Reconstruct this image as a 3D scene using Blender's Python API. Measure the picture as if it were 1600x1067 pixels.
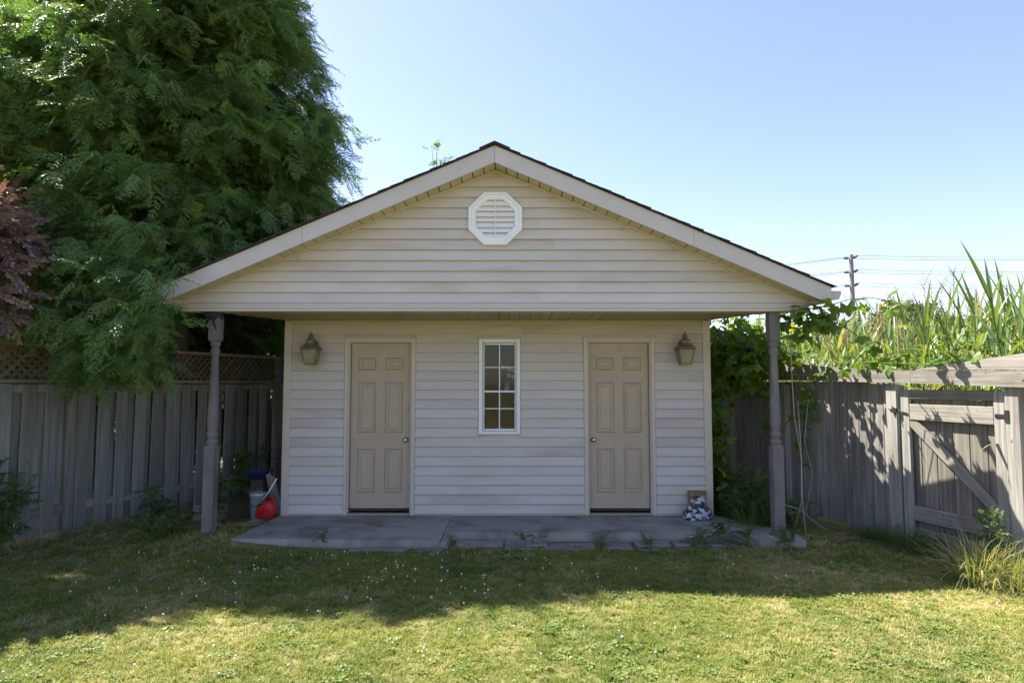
import bpy, bmesh, math, random
import numpy as np
from mathutils import Vector, Matrix, Euler, noise

# ------------------------------------------------------------------ clear
for o in list(bpy.data.objects):
    bpy.data.objects.remove(o)
SC = bpy.context.scene
COL = SC.collection
R = math.radians
random.seed(11)

# ------------------------------------------------------------------ camera
EYE = 1.575
CX = 0.18
cam_d = bpy.data.cameras.new('camera')
cam_d.sensor_width = 36.0
cam_d.lens = 22.5
cam_d.clip_start = 0.05
cam_d.clip_end = 3000
cam = bpy.data.objects.new('camera', cam_d)
COL.objects.link(cam)
cam.location = (CX, 0.0, EYE)
cam.rotation_euler = (R(90 + 3.83), 0, 0)
SC.camera = cam

# ------------------------------------------------------------------ light
SUN = Vector((-0.60, 0.345, 1.0)).normalized()
elev = math.asin(SUN.z)
azim = math.atan2(SUN.x, SUN.y)
w = bpy.data.worlds.new('World')
SC.world = w
w.use_nodes = True
nt = w.node_tree
nt.nodes.clear()
sky = nt.nodes.new('ShaderNodeTexSky')
sky.sky_type = 'NISHITA'
sky.sun_disc = False
sky.sun_elevation = elev
sky.sun_rotation = azim
sky.altitude = 100
sky.air_density = 1.0
sky.dust_density = 0.7
sky.ozone_density = 1.6
bg = nt.nodes.new('ShaderNodeBackground')
bg.inputs['Strength'].default_value = 0.085
wo = nt.nodes.new('ShaderNodeOutputWorld')
wb = nt.nodes.new('ShaderNodeVectorMath')       # white balance of the whole sky
wb.operation = 'MULTIPLY'
wb.inputs[1].default_value = (1.10, 0.965, 1.04)
nt.links.new(sky.outputs[0], wb.inputs[0])
nt.links.new(wb.outputs[0], bg.inputs[0])
nt.links.new(bg.outputs[0], wo.inputs[0])
sun_d = bpy.data.lights.new('sun', 'SUN')
sun_d.energy = 5.0
sun_d.angle = R(0.53)
sun_d.color = (1.0, 0.94, 0.85)
sun = bpy.data.objects.new('sun', sun_d)
COL.objects.link(sun)
sun.rotation_euler = SUN.to_track_quat('Z', 'Y').to_euler()
sun.location = (-6, 6, 20)

SC.view_settings.view_transform = 'Standard'
SC.view_settings.look = 'None'
SC.view_settings.exposure = 1.8
SC.view_settings.gamma = 1.0
SC.view_settings.use_curve_mapping = False


# ------------------------------------------------------------------ helpers
def world(o):
    m = o.matrix_basis.copy()
    p = o.parent
    while p:
        m = p.matrix_basis @ m
        p = p.parent
    return m


def tag(o, label=None, cat=None, group=None, kind=None):
    if label: o['label'] = label
    if cat: o['category'] = cat
    if group: o['group'] = group
    if kind: o['kind'] = kind
    return o


def thing(name, label, cat, loc=(0, 0, 0), rz=0.0, group=None):
    o = bpy.data.objects.new(name, None)
    COL.objects.link(o)
    o.empty_display_size = 0.1
    o.location = loc
    o.rotation_euler = (0, 0, rz)
    return tag(o, label, cat, group)


def link_mesh(name, me, parent=None, loc=None, rot=None, scale=None):
    o = bpy.data.objects.new(name, me)
    COL.objects.link(o)
    if parent: o.parent = parent
    if loc is not None: o.location = loc
    if rot is not None: o.rotation_euler = rot
    if scale is not None:
        o.scale = (scale, scale, scale) if isinstance(scale, (int, float)) else scale
    return o


class MB:
    def __init__(s):
        s.v, s.f = [], []

    def add(s, vs, fs, M=None):
        b = len(s.v)
        s.v += [(M @ Vector(p)) if M else Vector(p) for p in vs]
        s.f += [tuple(i + b for i in f) for f in fs]
        return s

    def box(s, x0, x1, y0, y1, z0, z1, M=None):
        vs = [(x, y, z) for x in (x0, x1) for y in (y0, y1) for z in (z0, z1)]
        return s.add(vs, [(0, 1, 3, 2), (4, 6, 7, 5), (0, 4, 5, 1), (2, 3, 7, 6), (0, 2, 6, 4), (1, 5, 7, 3)], M)

    def cbox(s, x0, x1, y0, y1, z0, z1, b=0.004, M=None):
        c = [(x0 + x1) / 2, (y0 + y1) / 2, (z0 + z1) / 2]
        h = [abs(x1 - x0) / 2, abs(y1 - y0) / 2, abs(z1 - z0) / 2]
        b = min(b, min(h) * 0.8)
        vs, ix = [], {}
        for sx in (-1, 1):
            for sy in (-1, 1):
                for sz in (-1, 1):
                    sg = (sx, sy, sz)
                    for a in range(3):
                        p = [c[k] + sg[k] * (h[k] - (0 if k == a else b)) for k in range(3)]
                        ix[(sg, a)] = len(vs)
                        vs.append(p)
        fs = []
        for a in range(3):
            b1, b2 = (a + 1) % 3, (a + 2) % 3
            for sg in (-1, 1):
                q = []
                for u, v_ in ((-1, -1), (1, -1), (1, 1), (-1, 1)):
                    g = [0, 0, 0]; g[a] = sg; g[b1] = u; g[b2] = v_
                    q.append(ix[(tuple(g), a)])
                fs.append(tuple(q))
        for c_ in range(3):
            a, d = (c_ + 1) % 3, (c_ + 2) % 3
            for sa in (-1, 1):
                for sd in (-1, 1):
                    g0 = [0, 0, 0]; g0[a] = sa; g0[d] = sd; g0[c_] = -1
                    g1 = list(g0); g1[c_] = 1
                    g0, g1 = tuple(g0), tuple(g1)
                    fs.append((ix[(g0, a)], ix[(g1, a)], ix[(g1, d)], ix[(g0, d)]))
        for sx in (-1, 1):
            for sy in (-1, 1):
                for sz in (-1, 1):
                    g = (sx, sy, sz)
                    fs.append((ix[(g, 0)], ix[(g, 1)], ix[(g, 2)]))
        return s.add(vs, fs, M)

    def extrude(s, poly, vec, M=None):
        n = len(poly)
        vec = Vector(vec)
        vs = [Vector(p) for p in poly] + [Vector(p) + vec for p in poly]
        fs = [tuple(range(n)), tuple(range(2 * n - 1, n - 1, -1))]
        for i in range(n):
            j = (i + 1) % n
            fs.append((i, j, n + j, n + i))
        return s.add(vs, fs, M)

    def tube(s, pts, rad, n=6, M=None):
        pts = [Vector(p) for p in pts]
        if isinstance(rad, (int, float)): rad = [rad] * len(pts)
        vs, fs = [], []
        up = Vector((0.31, 0.17, 0.93)).normalized()
        for i, p in enumerate(pts):
            d = (pts[min(i + 1, len(pts) - 1)] - pts[max(i - 1, 0)])
            if d.length < 1e-9: d = Vector((0, 0, 1))
            d.normalize()
            a = d.cross(up)
            if a.length < 0.05: a = d.cross(Vector((1, 0, 0)))
            a.normalize()
            b = d.cross(a)
            for k in range(n):
                t = 2 * math.pi * k / n
                vs.append(p + (a * math.cos(t) + b * math.sin(t)) * rad[i])
        for i in range(len(pts) - 1):
            for k in range(n):
                k2 = (k + 1) % n
                fs.append((i * n + k, i * n + k2, (i + 1) * n + k2, (i + 1) * n + k))
        fs.append(tuple(range(n)))
        fs.append(tuple((len(pts) - 1) * n + k for k in range(n)))
        return s.add(vs, fs, M)

    def lathe(s, prof, n=20, c=(0, 0, 0), M=None):
        vs, fs = [], []
        for r, z in prof:
            for k in range(n):
                t = 2 * math.pi * k / n
                vs.append((c[0] + r * math.cos(t), c[1] + r * math.sin(t), c[2] + z))
        for i in range(len(prof) - 1):
            for k in range(n):
                k2 = (k + 1) % n
                fs.append((i * n + k, i * n + k2, (i + 1) * n + k2, (i + 1) * n + k))
        fs.append(tuple(range(n)))
        fs.append(tuple((len(prof) - 1) * n + k for k in range(n)))
        return s.add(vs, fs, M)

    def frustum(s, sects, M=None):
        """sects: list of (cx, cy, hx, hy, z): stacked rectangles"""
        vs, fs = [], []
        for cx, cy, hx, hy, z in sects:
            vs += [(cx - hx, cy - hy, z), (cx + hx, cy - hy, z), (cx + hx, cy + hy, z), (cx - hx, cy + hy, z)]
        for i in range(len(sects) - 1):
            for k in range(4):
                k2 = (k + 1) % 4
                fs.append((i * 4 + k, i * 4 + k2, i * 4 + 4 + k2, i * 4 + 4 + k))
        fs.append((0, 1, 2, 3))
        e = (len(sects) - 1) * 4
        fs.append((e, e + 1, e + 2, e + 3))
        return s.add(vs, fs, M)

    def mesh(s, name, mat, smooth=False, recalc=True):
        me = bpy.data.meshes.new(name)
        me.from_pydata([tuple(p) for p in s.v], [], s.f)
        if recalc:
            bm = bmesh.new(); bm.from_mesh(me)
            bmesh.ops.recalc_face_normals(bm, faces=bm.faces)
            bm.to_mesh(me); bm.free()
        if smooth:
            me.polygons.foreach_set('use_smooth', [True] * len(me.polygons))
        if mat: me.materials.append(mat)
        me.update()
        return me

    def build(s, name, mat, parent=None, smooth=False, recalc=True, local=False):
        if parent and not local:
            mi = world(parent).inverted()
            s.v = [mi @ p for p in s.v]
        return link_mesh(name, s.mesh(name, mat, smooth, recalc), parent)


# ------------------------------------------------------------------ materials
def nodes_of(name):
    m = bpy.data.materials.new(name)
    m.use_nodes = True
    nt = m.node_tree
    nt.nodes.clear()
    out = nt.nodes.new('ShaderNodeOutputMaterial')
    return m, nt, out


def N(nt, t, **kw):
    n = nt.nodes.new(t)
    for k, v in kw.items():
        setattr(n, k, v)
    return n


def setin(n, **kw):
    for k, v in kw.items():
        n.inputs[k.replace('_', ' ')].default_value = v
    return n


def rgb(c):
    return (c[0], c[1], c[2], 1.0)


def math_node(nt, op, a, b=None, clamp=False):
    n = N(nt, 'ShaderNodeMath', operation=op, use_clamp=clamp)
    for i, x in enumerate((a, b)):
        if x is None: continue
        if isinstance(x, (int, float)): n.inputs[i].default_value = x
        else: nt.links.new(x, n.inputs[i])
    return n.outputs[0]


def mixc(nt, fac, a, b, mode='MIX'):
    n = N(nt, 'ShaderNodeMix', data_type='RGBA', blend_type=mode)
    if isinstance(fac, (int, float)): n.inputs[0].default_value = fac
    else: nt.links.new(fac, n.inputs[0])
    for i, x in ((6, a), (7, b)):
        if isinstance(x, tuple): n.inputs[i].default_value = rgb(x)
        else: nt.links.new(x, n.inputs[i])
    return n.outputs[2]


def ramp(nt, src, lo, hi):
    n = N(nt, 'ShaderNodeMapRange')
    n.clamp = True
    nt.links.new(src, n.inputs[0])
    n.inputs[1].default_value = lo
    n.inputs[2].default_value = hi
    return n.outputs[0]


def noise_tex(nt, vec, scale, detail=4, rough=0.55):
    n = N(nt, 'ShaderNodeTexNoise')
    n.inputs['Scale'].default_value = scale
    n.inputs['Detail'].default_value = detail
    n.inputs['Roughness'].default_value = rough
    if vec is not None: nt.links.new(vec, n.inputs['Vector'])
    return n.outputs[0]


def obj_vec(nt, stretch=(1, 1, 1), shift=True):
    tc = N(nt, 'ShaderNodeTexCoord')
    v = tc.outputs['Object']
    if shift:
        oi = N(nt, 'ShaderNodeObjectInfo')
        r = math_node(nt, 'MULTIPLY', oi.outputs['Random'], 41.0)
        a = N(nt, 'ShaderNodeVectorMath', operation='ADD')
        nt.links.new(v, a.inputs[0]); nt.links.new(r, a.inputs[1])
        v = a.outputs[0]
    mp = N(nt, 'ShaderNodeVectorMath', operation='MULTIPLY')
    nt.links.new(v, mp.inputs[0])
    mp.inputs[1].default_value = stretch
    return mp.outputs[0]


def rand_gain(nt, col, amt):
    oi = N(nt, 'ShaderNodeObjectInfo')
    g = math_node(nt, 'ADD', math_node(nt, 'MULTIPLY', oi.outputs['Random'], 2 * amt), 1 - amt)
    m = N(nt, 'ShaderNodeVectorMath', operation='SCALE')
    nt.links.new(col, m.inputs[0]); nt.links.new(g, m.inputs['Scale'])
    return m.outputs[0]


def surf(name, c1, c2, scale=6, rough=0.6, bump=0.1, bscale=40, rand=0.06, stretch=(1, 1, 1), spec=0.3,
         c3=None, s3=2.0, lo3=0.55, hi3=0.75, metal=0.0, lo=0.3, hi=0.7):
    m, nt, out = nodes_of(name)
    v = obj_vec(nt, stretch)
    col = mixc(nt, ramp(nt, noise_tex(nt, v, scale), lo, hi), c1, c2)
    if c3:
        col = mixc(nt, ramp(nt, noise_tex(nt, v, s3, 6), lo3, hi3), col, c3)
    if rand: col = rand_gain(nt, col, rand)
    b = N(nt, 'ShaderNodeBsdfPrincipled')
    nt.links.new(col, b.inputs['Base Color'])
    b.inputs['Roughness'].default_value = rough
    b.inputs['Specular IOR Level'].default_value = spec
    b.inputs['Metallic'].default_value = metal
    if bump:
        bn = N(nt, 'ShaderNodeBump')
        bn.inputs['Strength'].default_value = bump
        bn.inputs['Distance'].default_value = 0.01
        nt.links.new(noise_tex(nt, v, bscale, 3), bn.inputs['Height'])
        nt.links.new(bn.outputs[0], b.inputs['Normal'])
    nt.links.new(b.outputs[0], out.inputs[0])
    return m


def wood(name, axis, ca, cb, cd):
    """weathered wood, grain along axis"""
    st = [34.0, 34.0, 34.0]
    st[axis] = 1.3
    m, nt, out = nodes_of(name)
    v = obj_vec(nt, tuple(st))
    grain = noise_tex(nt, v, 1.0, 6, 0.65)
    v2 = obj_vec(nt, (3, 3, 3) if axis != 2 else (4, 4, 1.2))
    blot = noise_tex(nt, v2, 1.0, 4)
    col = mixc(nt, ramp(nt, grain, 0.32, 0.68), ca, cb)
    col = mixc(nt, math_node(nt, 'MULTIPLY', ramp(nt, blot, 0.5, 0.75), 0.55), col, cd)
    # knots
    v3 = obj_vec(nt, (9, 9, 9) if axis != 2 else (9, 9, 4.5))
    vo = N(nt, 'ShaderNodeTexVoronoi')
    vo.inputs['Scale'].default_value = 1.0
    nt.links.new(v3, vo.inputs['Vector'])
    kn = math_node(nt, 'SUBTRACT', 1.0, ramp(nt, vo.outputs['Distance'], 0.05, 0.11))
    col = mixc(nt, math_node(nt, 'MULTIPLY', kn, 0.6), col, tuple(c * 0.35 for c in cd))
    col = rand_gain(nt, col, 0.2)
    b = N(nt, 'ShaderNodeBsdfPrincipled')
    nt.links.new(col, b.inputs['Base Color'])
    b.inputs['Roughness'].default_value = 0.85
    b.inputs['Specular IOR Level'].default_value = 0.2
    bn = N(nt, 'ShaderNodeBump')
    bn.inputs['Strength'].default_value = 0.45
    bn.inputs['Distance'].default_value = 0.006
    nt.links.new(grain, bn.inputs['Height'])
    nt.links.new(bn.outputs[0], b.inputs['Normal'])
    nt.links.new(b.outputs[0], out.inputs[0])
    return m


def leaf_mat(name, ca, cb, trans=0.35, rough=0.5, scale=3.0, cdry=None, dry=0.0, spec=0.4, tcol=None):
    m, nt, out = nodes_of(name)
    geo = N(nt, 'ShaderNodeNewGeometry')
    oi = N(nt, 'ShaderNodeObjectInfo')
    nz = noise_tex(nt, geo.outputs['Position'], scale, 3)
    f = math_node(nt, 'ADD', math_node(nt, 'MULTIPLY', nz, 0.9), math_node(nt, 'MULTIPLY', oi.outputs['Random'], 0.5))
    col = mixc(nt, ramp(nt, f, 0.35, 1.0), ca, cb)
    if cdry:
        col = mixc(nt, ramp(nt, oi.outputs['Random'], 1 - dry, 1 - dry * 0.6), col, cdry)
    b = N(nt, 'ShaderNodeBsdfPrincipled')
    nt.links.new(col, b.inputs['Base Color'])
    b.inputs['Roughness'].default_value = rough
    b.inputs['Specular IOR Level'].default_value = spec
    t = N(nt, 'ShaderNodeBsdfTranslucent')
    tc = mixc(nt, 1.0, col, tcol or (1.5, 1.35, 0.5), 'MULTIPLY')
    nt.links.new(tc, t.inputs[0])
    mx = N(nt, 'ShaderNodeMixShader')
    mx.inputs[0].default_value = trans
    nt.links.new(b.outputs[0], mx.inputs[1]); nt.links.new(t.outputs[0], mx.inputs[2])
    nt.links.new(mx.outputs[0], out.inputs[0])
    return m


def lawn_color(nt, green_a, green_b, straw, soil, per_inst):
    """dryness of the lawn as patches in the ground plane"""
    geo = N(nt, 'ShaderNodeNewGeometry')
    p = geo.outputs['Position']
    sep = N(nt, 'ShaderNodeSeparateXYZ')
    nt.links.new(p, sep.inputs[0])
    n1 = noise_tex(nt, p, 0.55, 4, 0.6)
    n2 = noise_tex(nt, p, 3.4, 4, 0.65)
    n3 = noise_tex(nt, p, 0.9, 2)
    d = math_node(nt, 'ADD', math_node(nt, 'MULTIPLY', n1, 0.75), math_node(nt, 'MULTIPLY', n2, 0.75))
    # worn track by the gate and worn earth along the left fence
    gate = ramp(nt, sep.outputs[0], 2.2, 4.4)
    d = math_node(nt, 'ADD', d, math_node(nt, 'MULTIPLY', gate, 0.13))
    lf = ramp(nt, math_node(nt, 'SUBTRACT', math_node(nt, 'MULTIPLY', sep.outputs[1], 0.395), sep.outputs[0]), 6.0, 7.6)
    d = math_node(nt, 'ADD', d, math_node(nt, 'MULTIPLY', lf, 0.22))
    if per_inst:
        n5 = noise_tex(nt, p, 70, 2)
        d = math_node(nt, 'ADD', d, math_node(nt, 'MULTIPLY', math_node(nt, 'SUBTRACT', n5, 0.5), 0.9))
        oi = N(nt, 'ShaderNodeObjectInfo')
        d = math_node(nt, 'ADD', d, math_node(nt, 'MULTIPLY', math_node(nt, 'SUBTRACT', oi.outputs['Random'], 0.5), 0.30))
    g = mixc(nt, ramp(nt, n3, 0.35, 0.65), green_a, green_b)
    col = mixc(nt, ramp(nt, d, 0.73, 1.13), g, straw)
    if soil:
        col = mixc(nt, ramp(nt, d, 0.8, 1.1), col, soil)
    return col


def lawn_mat(name, soil, per_inst, trans, ga, gb, st):
    m, nt, out = nodes_of(name)
    col = lawn_color(nt, ga, gb, st, soil, per_inst)
    b = N(nt, 'ShaderNodeBsdfPrincipled')
    nt.links.new(col, b.inputs['Base Color'])
    b.inputs['Roughness'].default_value = 0.7
    b.inputs['Specular IOR Level'].default_value = 0.25
    if trans:
        t = N(nt, 'ShaderNodeBsdfTranslucent')
        nt.links.new(mixc(nt, 1.0, col, (1.3, 1.25, 0.6), 'MULTIPLY'), t.inputs[0])
        mx = N(nt, 'ShaderNodeMixShader')
        mx.inputs[0].default_value = trans
        nt.links.new(b.outputs[0], mx.inputs[1]); nt.links.new(t.outputs[0], mx.inputs[2])
        nt.links.new(mx.outputs[0], out.inputs[0])
    else:
        bn = N(nt, 'ShaderNodeBump')
        bn.inputs['Strength'].default_value = 0.8
        bn.inputs['Distance'].default_value = 0.02
        geo = N(nt, 'ShaderNodeNewGeometry')
        nt.links.new(noise_tex(nt, geo.outputs['Position'], 60, 4), bn.inputs['Height'])
        nt.links.new(bn.outputs[0], b.inputs['Normal'])
        nt.links.new(b.outputs[0], out.inputs[0])
    return m


def glass_mat(name, tint, refl=0.5):
    m, nt, out = nodes_of(name)
    t = N(nt, 'ShaderNodeBsdfTransparent'); t.inputs[0].default_value = rgb(tint)
    g = N(nt, 'ShaderNodeBsdfGlossy'); g.inputs['Roughness'].default_value = 0.02
    fr = N(nt, 'ShaderNodeFresnel'); fr.inputs[0].default_value = 1.5
    f = math_node(nt, 'MULTIPLY', fr.outputs[0], refl)
    mx = N(nt, 'ShaderNodeMixShader')
    nt.links.new(f, mx.inputs[0]); nt.links.new(t.outputs[0], mx.inputs[1]); nt.links.new(g.outputs[0], mx.inputs[2])
    nt.links.new(mx.outputs[0], out.inputs[0])
    return m


MT = {}
MT['siding'] = surf('vinyl_siding', (0.495, 0.46, 0.42), (0.55, 0.515, 0.475), 5, 0.42, 0.22, 4, 0.04, (0.25, 1, 1),
                    c3=(0.34, 0.28, 0.205), s3=2.2, lo3=0.54, hi3=0.85)
MT['trim'] = surf('cream_trim', (0.50, 0.45, 0.375), (0.545, 0.495, 0.42), 5, 0.45, 0.05, 30, 0.03, c3=(0.42, 0.35, 0.27), s3=3, lo3=0.62, hi3=0.9)
MT['fascia'] = surf('fascia_paint', (0.455, 0.43, 0.405), (0.495, 0.47, 0.445), 3, 0.4, 0.03, 20, 0.02, c3=(0.47, 0.41, 0.37), s3=2.2, lo3=0.6, hi3=0.9)
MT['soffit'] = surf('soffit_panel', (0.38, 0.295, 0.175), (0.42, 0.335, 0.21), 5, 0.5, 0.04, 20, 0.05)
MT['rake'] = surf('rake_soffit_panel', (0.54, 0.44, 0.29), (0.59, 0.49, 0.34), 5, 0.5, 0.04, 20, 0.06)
MT['door'] = surf('door_paint', (0.41, 0.335, 0.25), (0.44, 0.365, 0.275), 4, 0.45, 0.04, 25, 0.02, c3=(0.32, 0.25, 0.18), s3=9, lo3=0.58, hi3=0.85)
MT['white'] = surf('white_vinyl', (0.72, 0.74, 0.74), (0.78, 0.79, 0.78), 5, 0.35, 0.02, 20, 0.02)
MT['dark'] = surf('dark_interior', (0.03, 0.028, 0.03), (0.05, 0.045, 0.045), 5, 0.9, 0, 20, 0.0)
MT['shingle'] = surf('asphalt_shingle', (0.035, 0.026, 0.022), (0.075, 0.055, 0.045), 60, 0.95, 0.5, 200, 0.25)
MT['post'] = surf('grey_post_paint', (0.12, 0.115, 0.11), (0.20, 0.19, 0.18), 9, 0.8, 0.4, 30, 0.08, (1, 1, 0.3), c3=(0.14, 0.13, 0.12), s3=6, lo3=0.62, hi3=0.8)
MT['concrete'] = surf('concrete', (0.27, 0.262, 0.225), (0.36, 0.35, 0.31), 3.0, 0.9, 0.6, 60, 0.06, c3=(0.14, 0.132, 0.11), s3=2.5, lo3=0.48, hi3=0.72)
MT['stone'] = surf('paving_stone', (0.15, 0.14, 0.125), (0.25, 0.235, 0.21), 7, 0.85, 0.5, 60, 0.2, c3=(0.15, 0.14, 0.12), s3=5)
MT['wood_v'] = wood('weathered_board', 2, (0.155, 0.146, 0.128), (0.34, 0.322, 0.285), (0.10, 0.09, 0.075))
MT['wood_d'] = wood('aged_shaded_board', 2, (0.115, 0.105, 0.085), (0.25, 0.23, 0.19), (0.075, 0.065, 0.05))  # gate boards: darker aged wood, with part of their shade put into the colour
MT['wood_h'] = wood('weathered_rail', 0, (0.165, 0.15, 0.125), (0.34, 0.315, 0.265), (0.115, 0.10, 0.078))
MT['wood_l'] = wood('lattice_wood', 0, (0.13, 0.105, 0.085), (0.20, 0.17, 0.14), (0.085, 0.07, 0.055))
MT['wood_g'] = wood('stained_board', 2, (0.17, 0.178, 0.17), (0.285, 0.293, 0.28), (0.11, 0.115, 0.105))
MT['metal'] = surf('brushed_knob', (0.5, 0.48, 0.45), (0.6, 0.58, 0.55), 8, 0.3, 0, 20, 0, metal=1.0)
MT['iron'] = surf('black_iron', (0.02, 0.02, 0.022), (0.05, 0.04, 0.035), 30, 0.6, 0.1, 60, 0, metal=0.3)
MT['lantern'] = surf('verdigris_bronze', (0.15, 0.125, 0.085), (0.23, 0.20, 0.14), 25, 0.55, 0.15, 80, 0.1, metal=0.35, c3=(0.09, 0.07, 0.05), s3=12)
MT['lglass'] = surf('dusty_glass', (0.19, 0.175, 0.125), (0.25, 0.23, 0.17), 14, 0.25, 0.02, 40, 0.05, spec=0.6)
MT['glass'] = glass_mat('window_glass', (0.85, 0.88, 0.88), 0.65)
MT['bark'] = surf('bark', (0.07, 0.05, 0.04), (0.15, 0.11, 0.085), 9, 0.95, 0.9, 30, 0.1, (1, 1, 0.25))
MT['soil'] = surf('soil', (0.07, 0.05, 0.038), (0.13, 0.10, 0.075), 14, 0.95, 0.6, 60, 0.1)
MT['cedar'] = leaf_mat('cedar_foliage', (0.065, 0.14, 0.042), (0.195, 0.305, 0.08), 0.36, 0.40, 1.6, (0.22, 0.27, 0.08), 0.10, 0.5, (1.25, 1.3, 0.6))
MT['purple'] = leaf_mat('purple_foliage', (0.14, 0.10, 0.105), (0.36, 0.29, 0.285), 0.3, 0.28, 3.0, (0.20, 0.13, 0.10), 0.15, 0.6, (1.3, 0.8, 0.7))
MT['vine'] = leaf_mat('vine_leaf', (0.06, 0.13, 0.02), (0.15, 0.24, 0.035), 0.5, 0.45, 2.0, (0.36, 0.34, 0.03), 0.06)
MT['weed'] = leaf_mat('weed_leaf', (0.05, 0.10, 0.025), (0.12, 0.19, 0.05), 0.35, 0.5, 3.0)
MT['cloverleaf'] = leaf_mat('clover_leaf', (0.11, 0.17, 0.035), (0.19, 0.25, 0.055), 0.35, 0.55, 3.0)
MT['reed'] = leaf_mat('reed_leaf', (0.085, 0.15, 0.04), (0.19, 0.27, 0.085), 0.38, 0.38, 1.2, (0.33, 0.30, 0.12), 0.08, 0.5)
MT['dryreed'] = leaf_mat('dry_reed', (0.33, 0.26, 0.15), (0.44, 0.36, 0.22), 0.3, 0.7, 2.0, tcol=(1.1, 1.0, 0.8))
MT['stalk'] = leaf_mat('reed_stalk', (0.18, 0.20, 0.07), (0.32, 0.30, 0.13), 0.1, 0.5, 2.0)
MT['longgrass'] = leaf_mat('long_grass', (0.16, 0.21, 0.08), (0.32, 0.35, 0.15), 0.35, 0.45, 3.0, (0.48, 0.43, 0.28), 0.25)
MT['farleaf'] = leaf_mat('far_foliage', (0.09, 0.13, 0.075), (0.14, 0.19, 0.10), 0.25, 0.6, 0.4)
MT['ground'] = lawn_mat('lawn_ground', (0.19, 0.14, 0.085), False, 0, (0.13, 0.13, 0.036), (0.18, 0.165, 0.055), (0.38, 0.31, 0.15))
MT['grass'] = lawn_mat('lawn_grass', None, True, 0.35, (0.125, 0.185, 0.034), (0.235, 0.27, 0.055), (0.58, 0.50, 0.26))
MT['clover'] = surf('clover_white', (0.62, 0.60, 0.52), (0.75, 0.74, 0.68), 40, 0.8, 0, 20, 0.1)
MT['red'] = surf('red_plastic', (0.42, 0.012, 0.018), (0.50, 0.02, 0.022), 5, 0.35, 0.03, 30, 0)
MT['pail'] = surf('galvanised_pail', (0.36, 0.40, 0.43), (0.46, 0.49, 0.51), 12, 0.45, 0.06, 30, 0, metal=0.2)
MT['blue'] = surf('blue_plastic', (0.02, 0.03, 0.085), (0.03, 0.045, 0.11), 6, 0.4, 0, 20, 0)
MT['paper'] = surf('brown_paper', (0.22, 0.15, 0.085), (0.28, 0.20, 0.12), 8, 0.85, 0.2, 30, 0)
MT['tan'] = surf('dry_stem', (0.30, 0.23, 0.12), (0.42, 0.34, 0.19), 10, 0.8, 0.1, 40, 0.15)
MT['polec'] = surf('pole_concrete', (0.15, 0.15, 0.16), (0.19, 0.19, 0.20), 0.6, 0.8, 0, 20, 0)
MT['wire'] = surf('wire', (0.06, 0.06, 0.065), (0.08, 0.08, 0.085), 1, 0.5, 0, 20, 0)
MT['rag'] = surf('dark_rag', (0.018, 0.018, 0.024), (0.035, 0.035, 0.045), 20, 0.8, 0.3, 40, 0)
MT['terracotta'] = surf('terracotta', (0.055, 0.025, 0.025), (0.07, 0.033, 0.03), 10, 0.8, 0.1, 40, 0.05)


def bag_mat():
    m, nt, out = nodes_of('printed_sack')
    v = obj_vec(nt, (1, 1, 1), False)
    mp = N(nt, 'ShaderNodeMapping')
    mp.inputs['Rotation'].default_value = (0.3, 0.7, 0.2)
    mp.inputs['Scale'].default_value = (1.0, 1.0, 1.7)
    nt.links.new(v, mp.inputs[0])
    nz = noise_tex(nt, mp.outputs[0], 13, 5, 0.7)
    col = mixc(nt, ramp(nt, nz, 0.49, 0.53), (0.02, 0.022, 0.03), (0.50, 0.52, 0.55))
    n2 = noise_tex(nt, v, 7, 2)
    col = mixc(nt, ramp(nt, n2, 0.56, 0.62), col, (0.10, 0.14, 0.30))
    b = N(nt, 'ShaderNodeBsdfPrincipled')
    nt.links.new(col, b.inputs['Base Color'])
    b.inputs['Roughness'].default_value = 0.28
    bn = N(nt, 'ShaderNodeBump'); bn.inputs['Strength'].default_value = 0.7; bn.inputs['Distance'].default_value = 0.01
    nt.links.new(noise_tex(nt, v, 30, 3), bn.inputs['Height']); nt.links.new(bn.outputs[0], b.inputs['Normal'])
    nt.links.new(b.outputs[0], out.inputs[0])
    return m


MT['bag'] = bag_mat()


# ------------------------------------------------------------------ scatter by geometry nodes
def proto(name, mb, mat, smooth=False):
    return bpy.data.objects.new(name, mb.mesh(name, mat, smooth, False))


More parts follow.
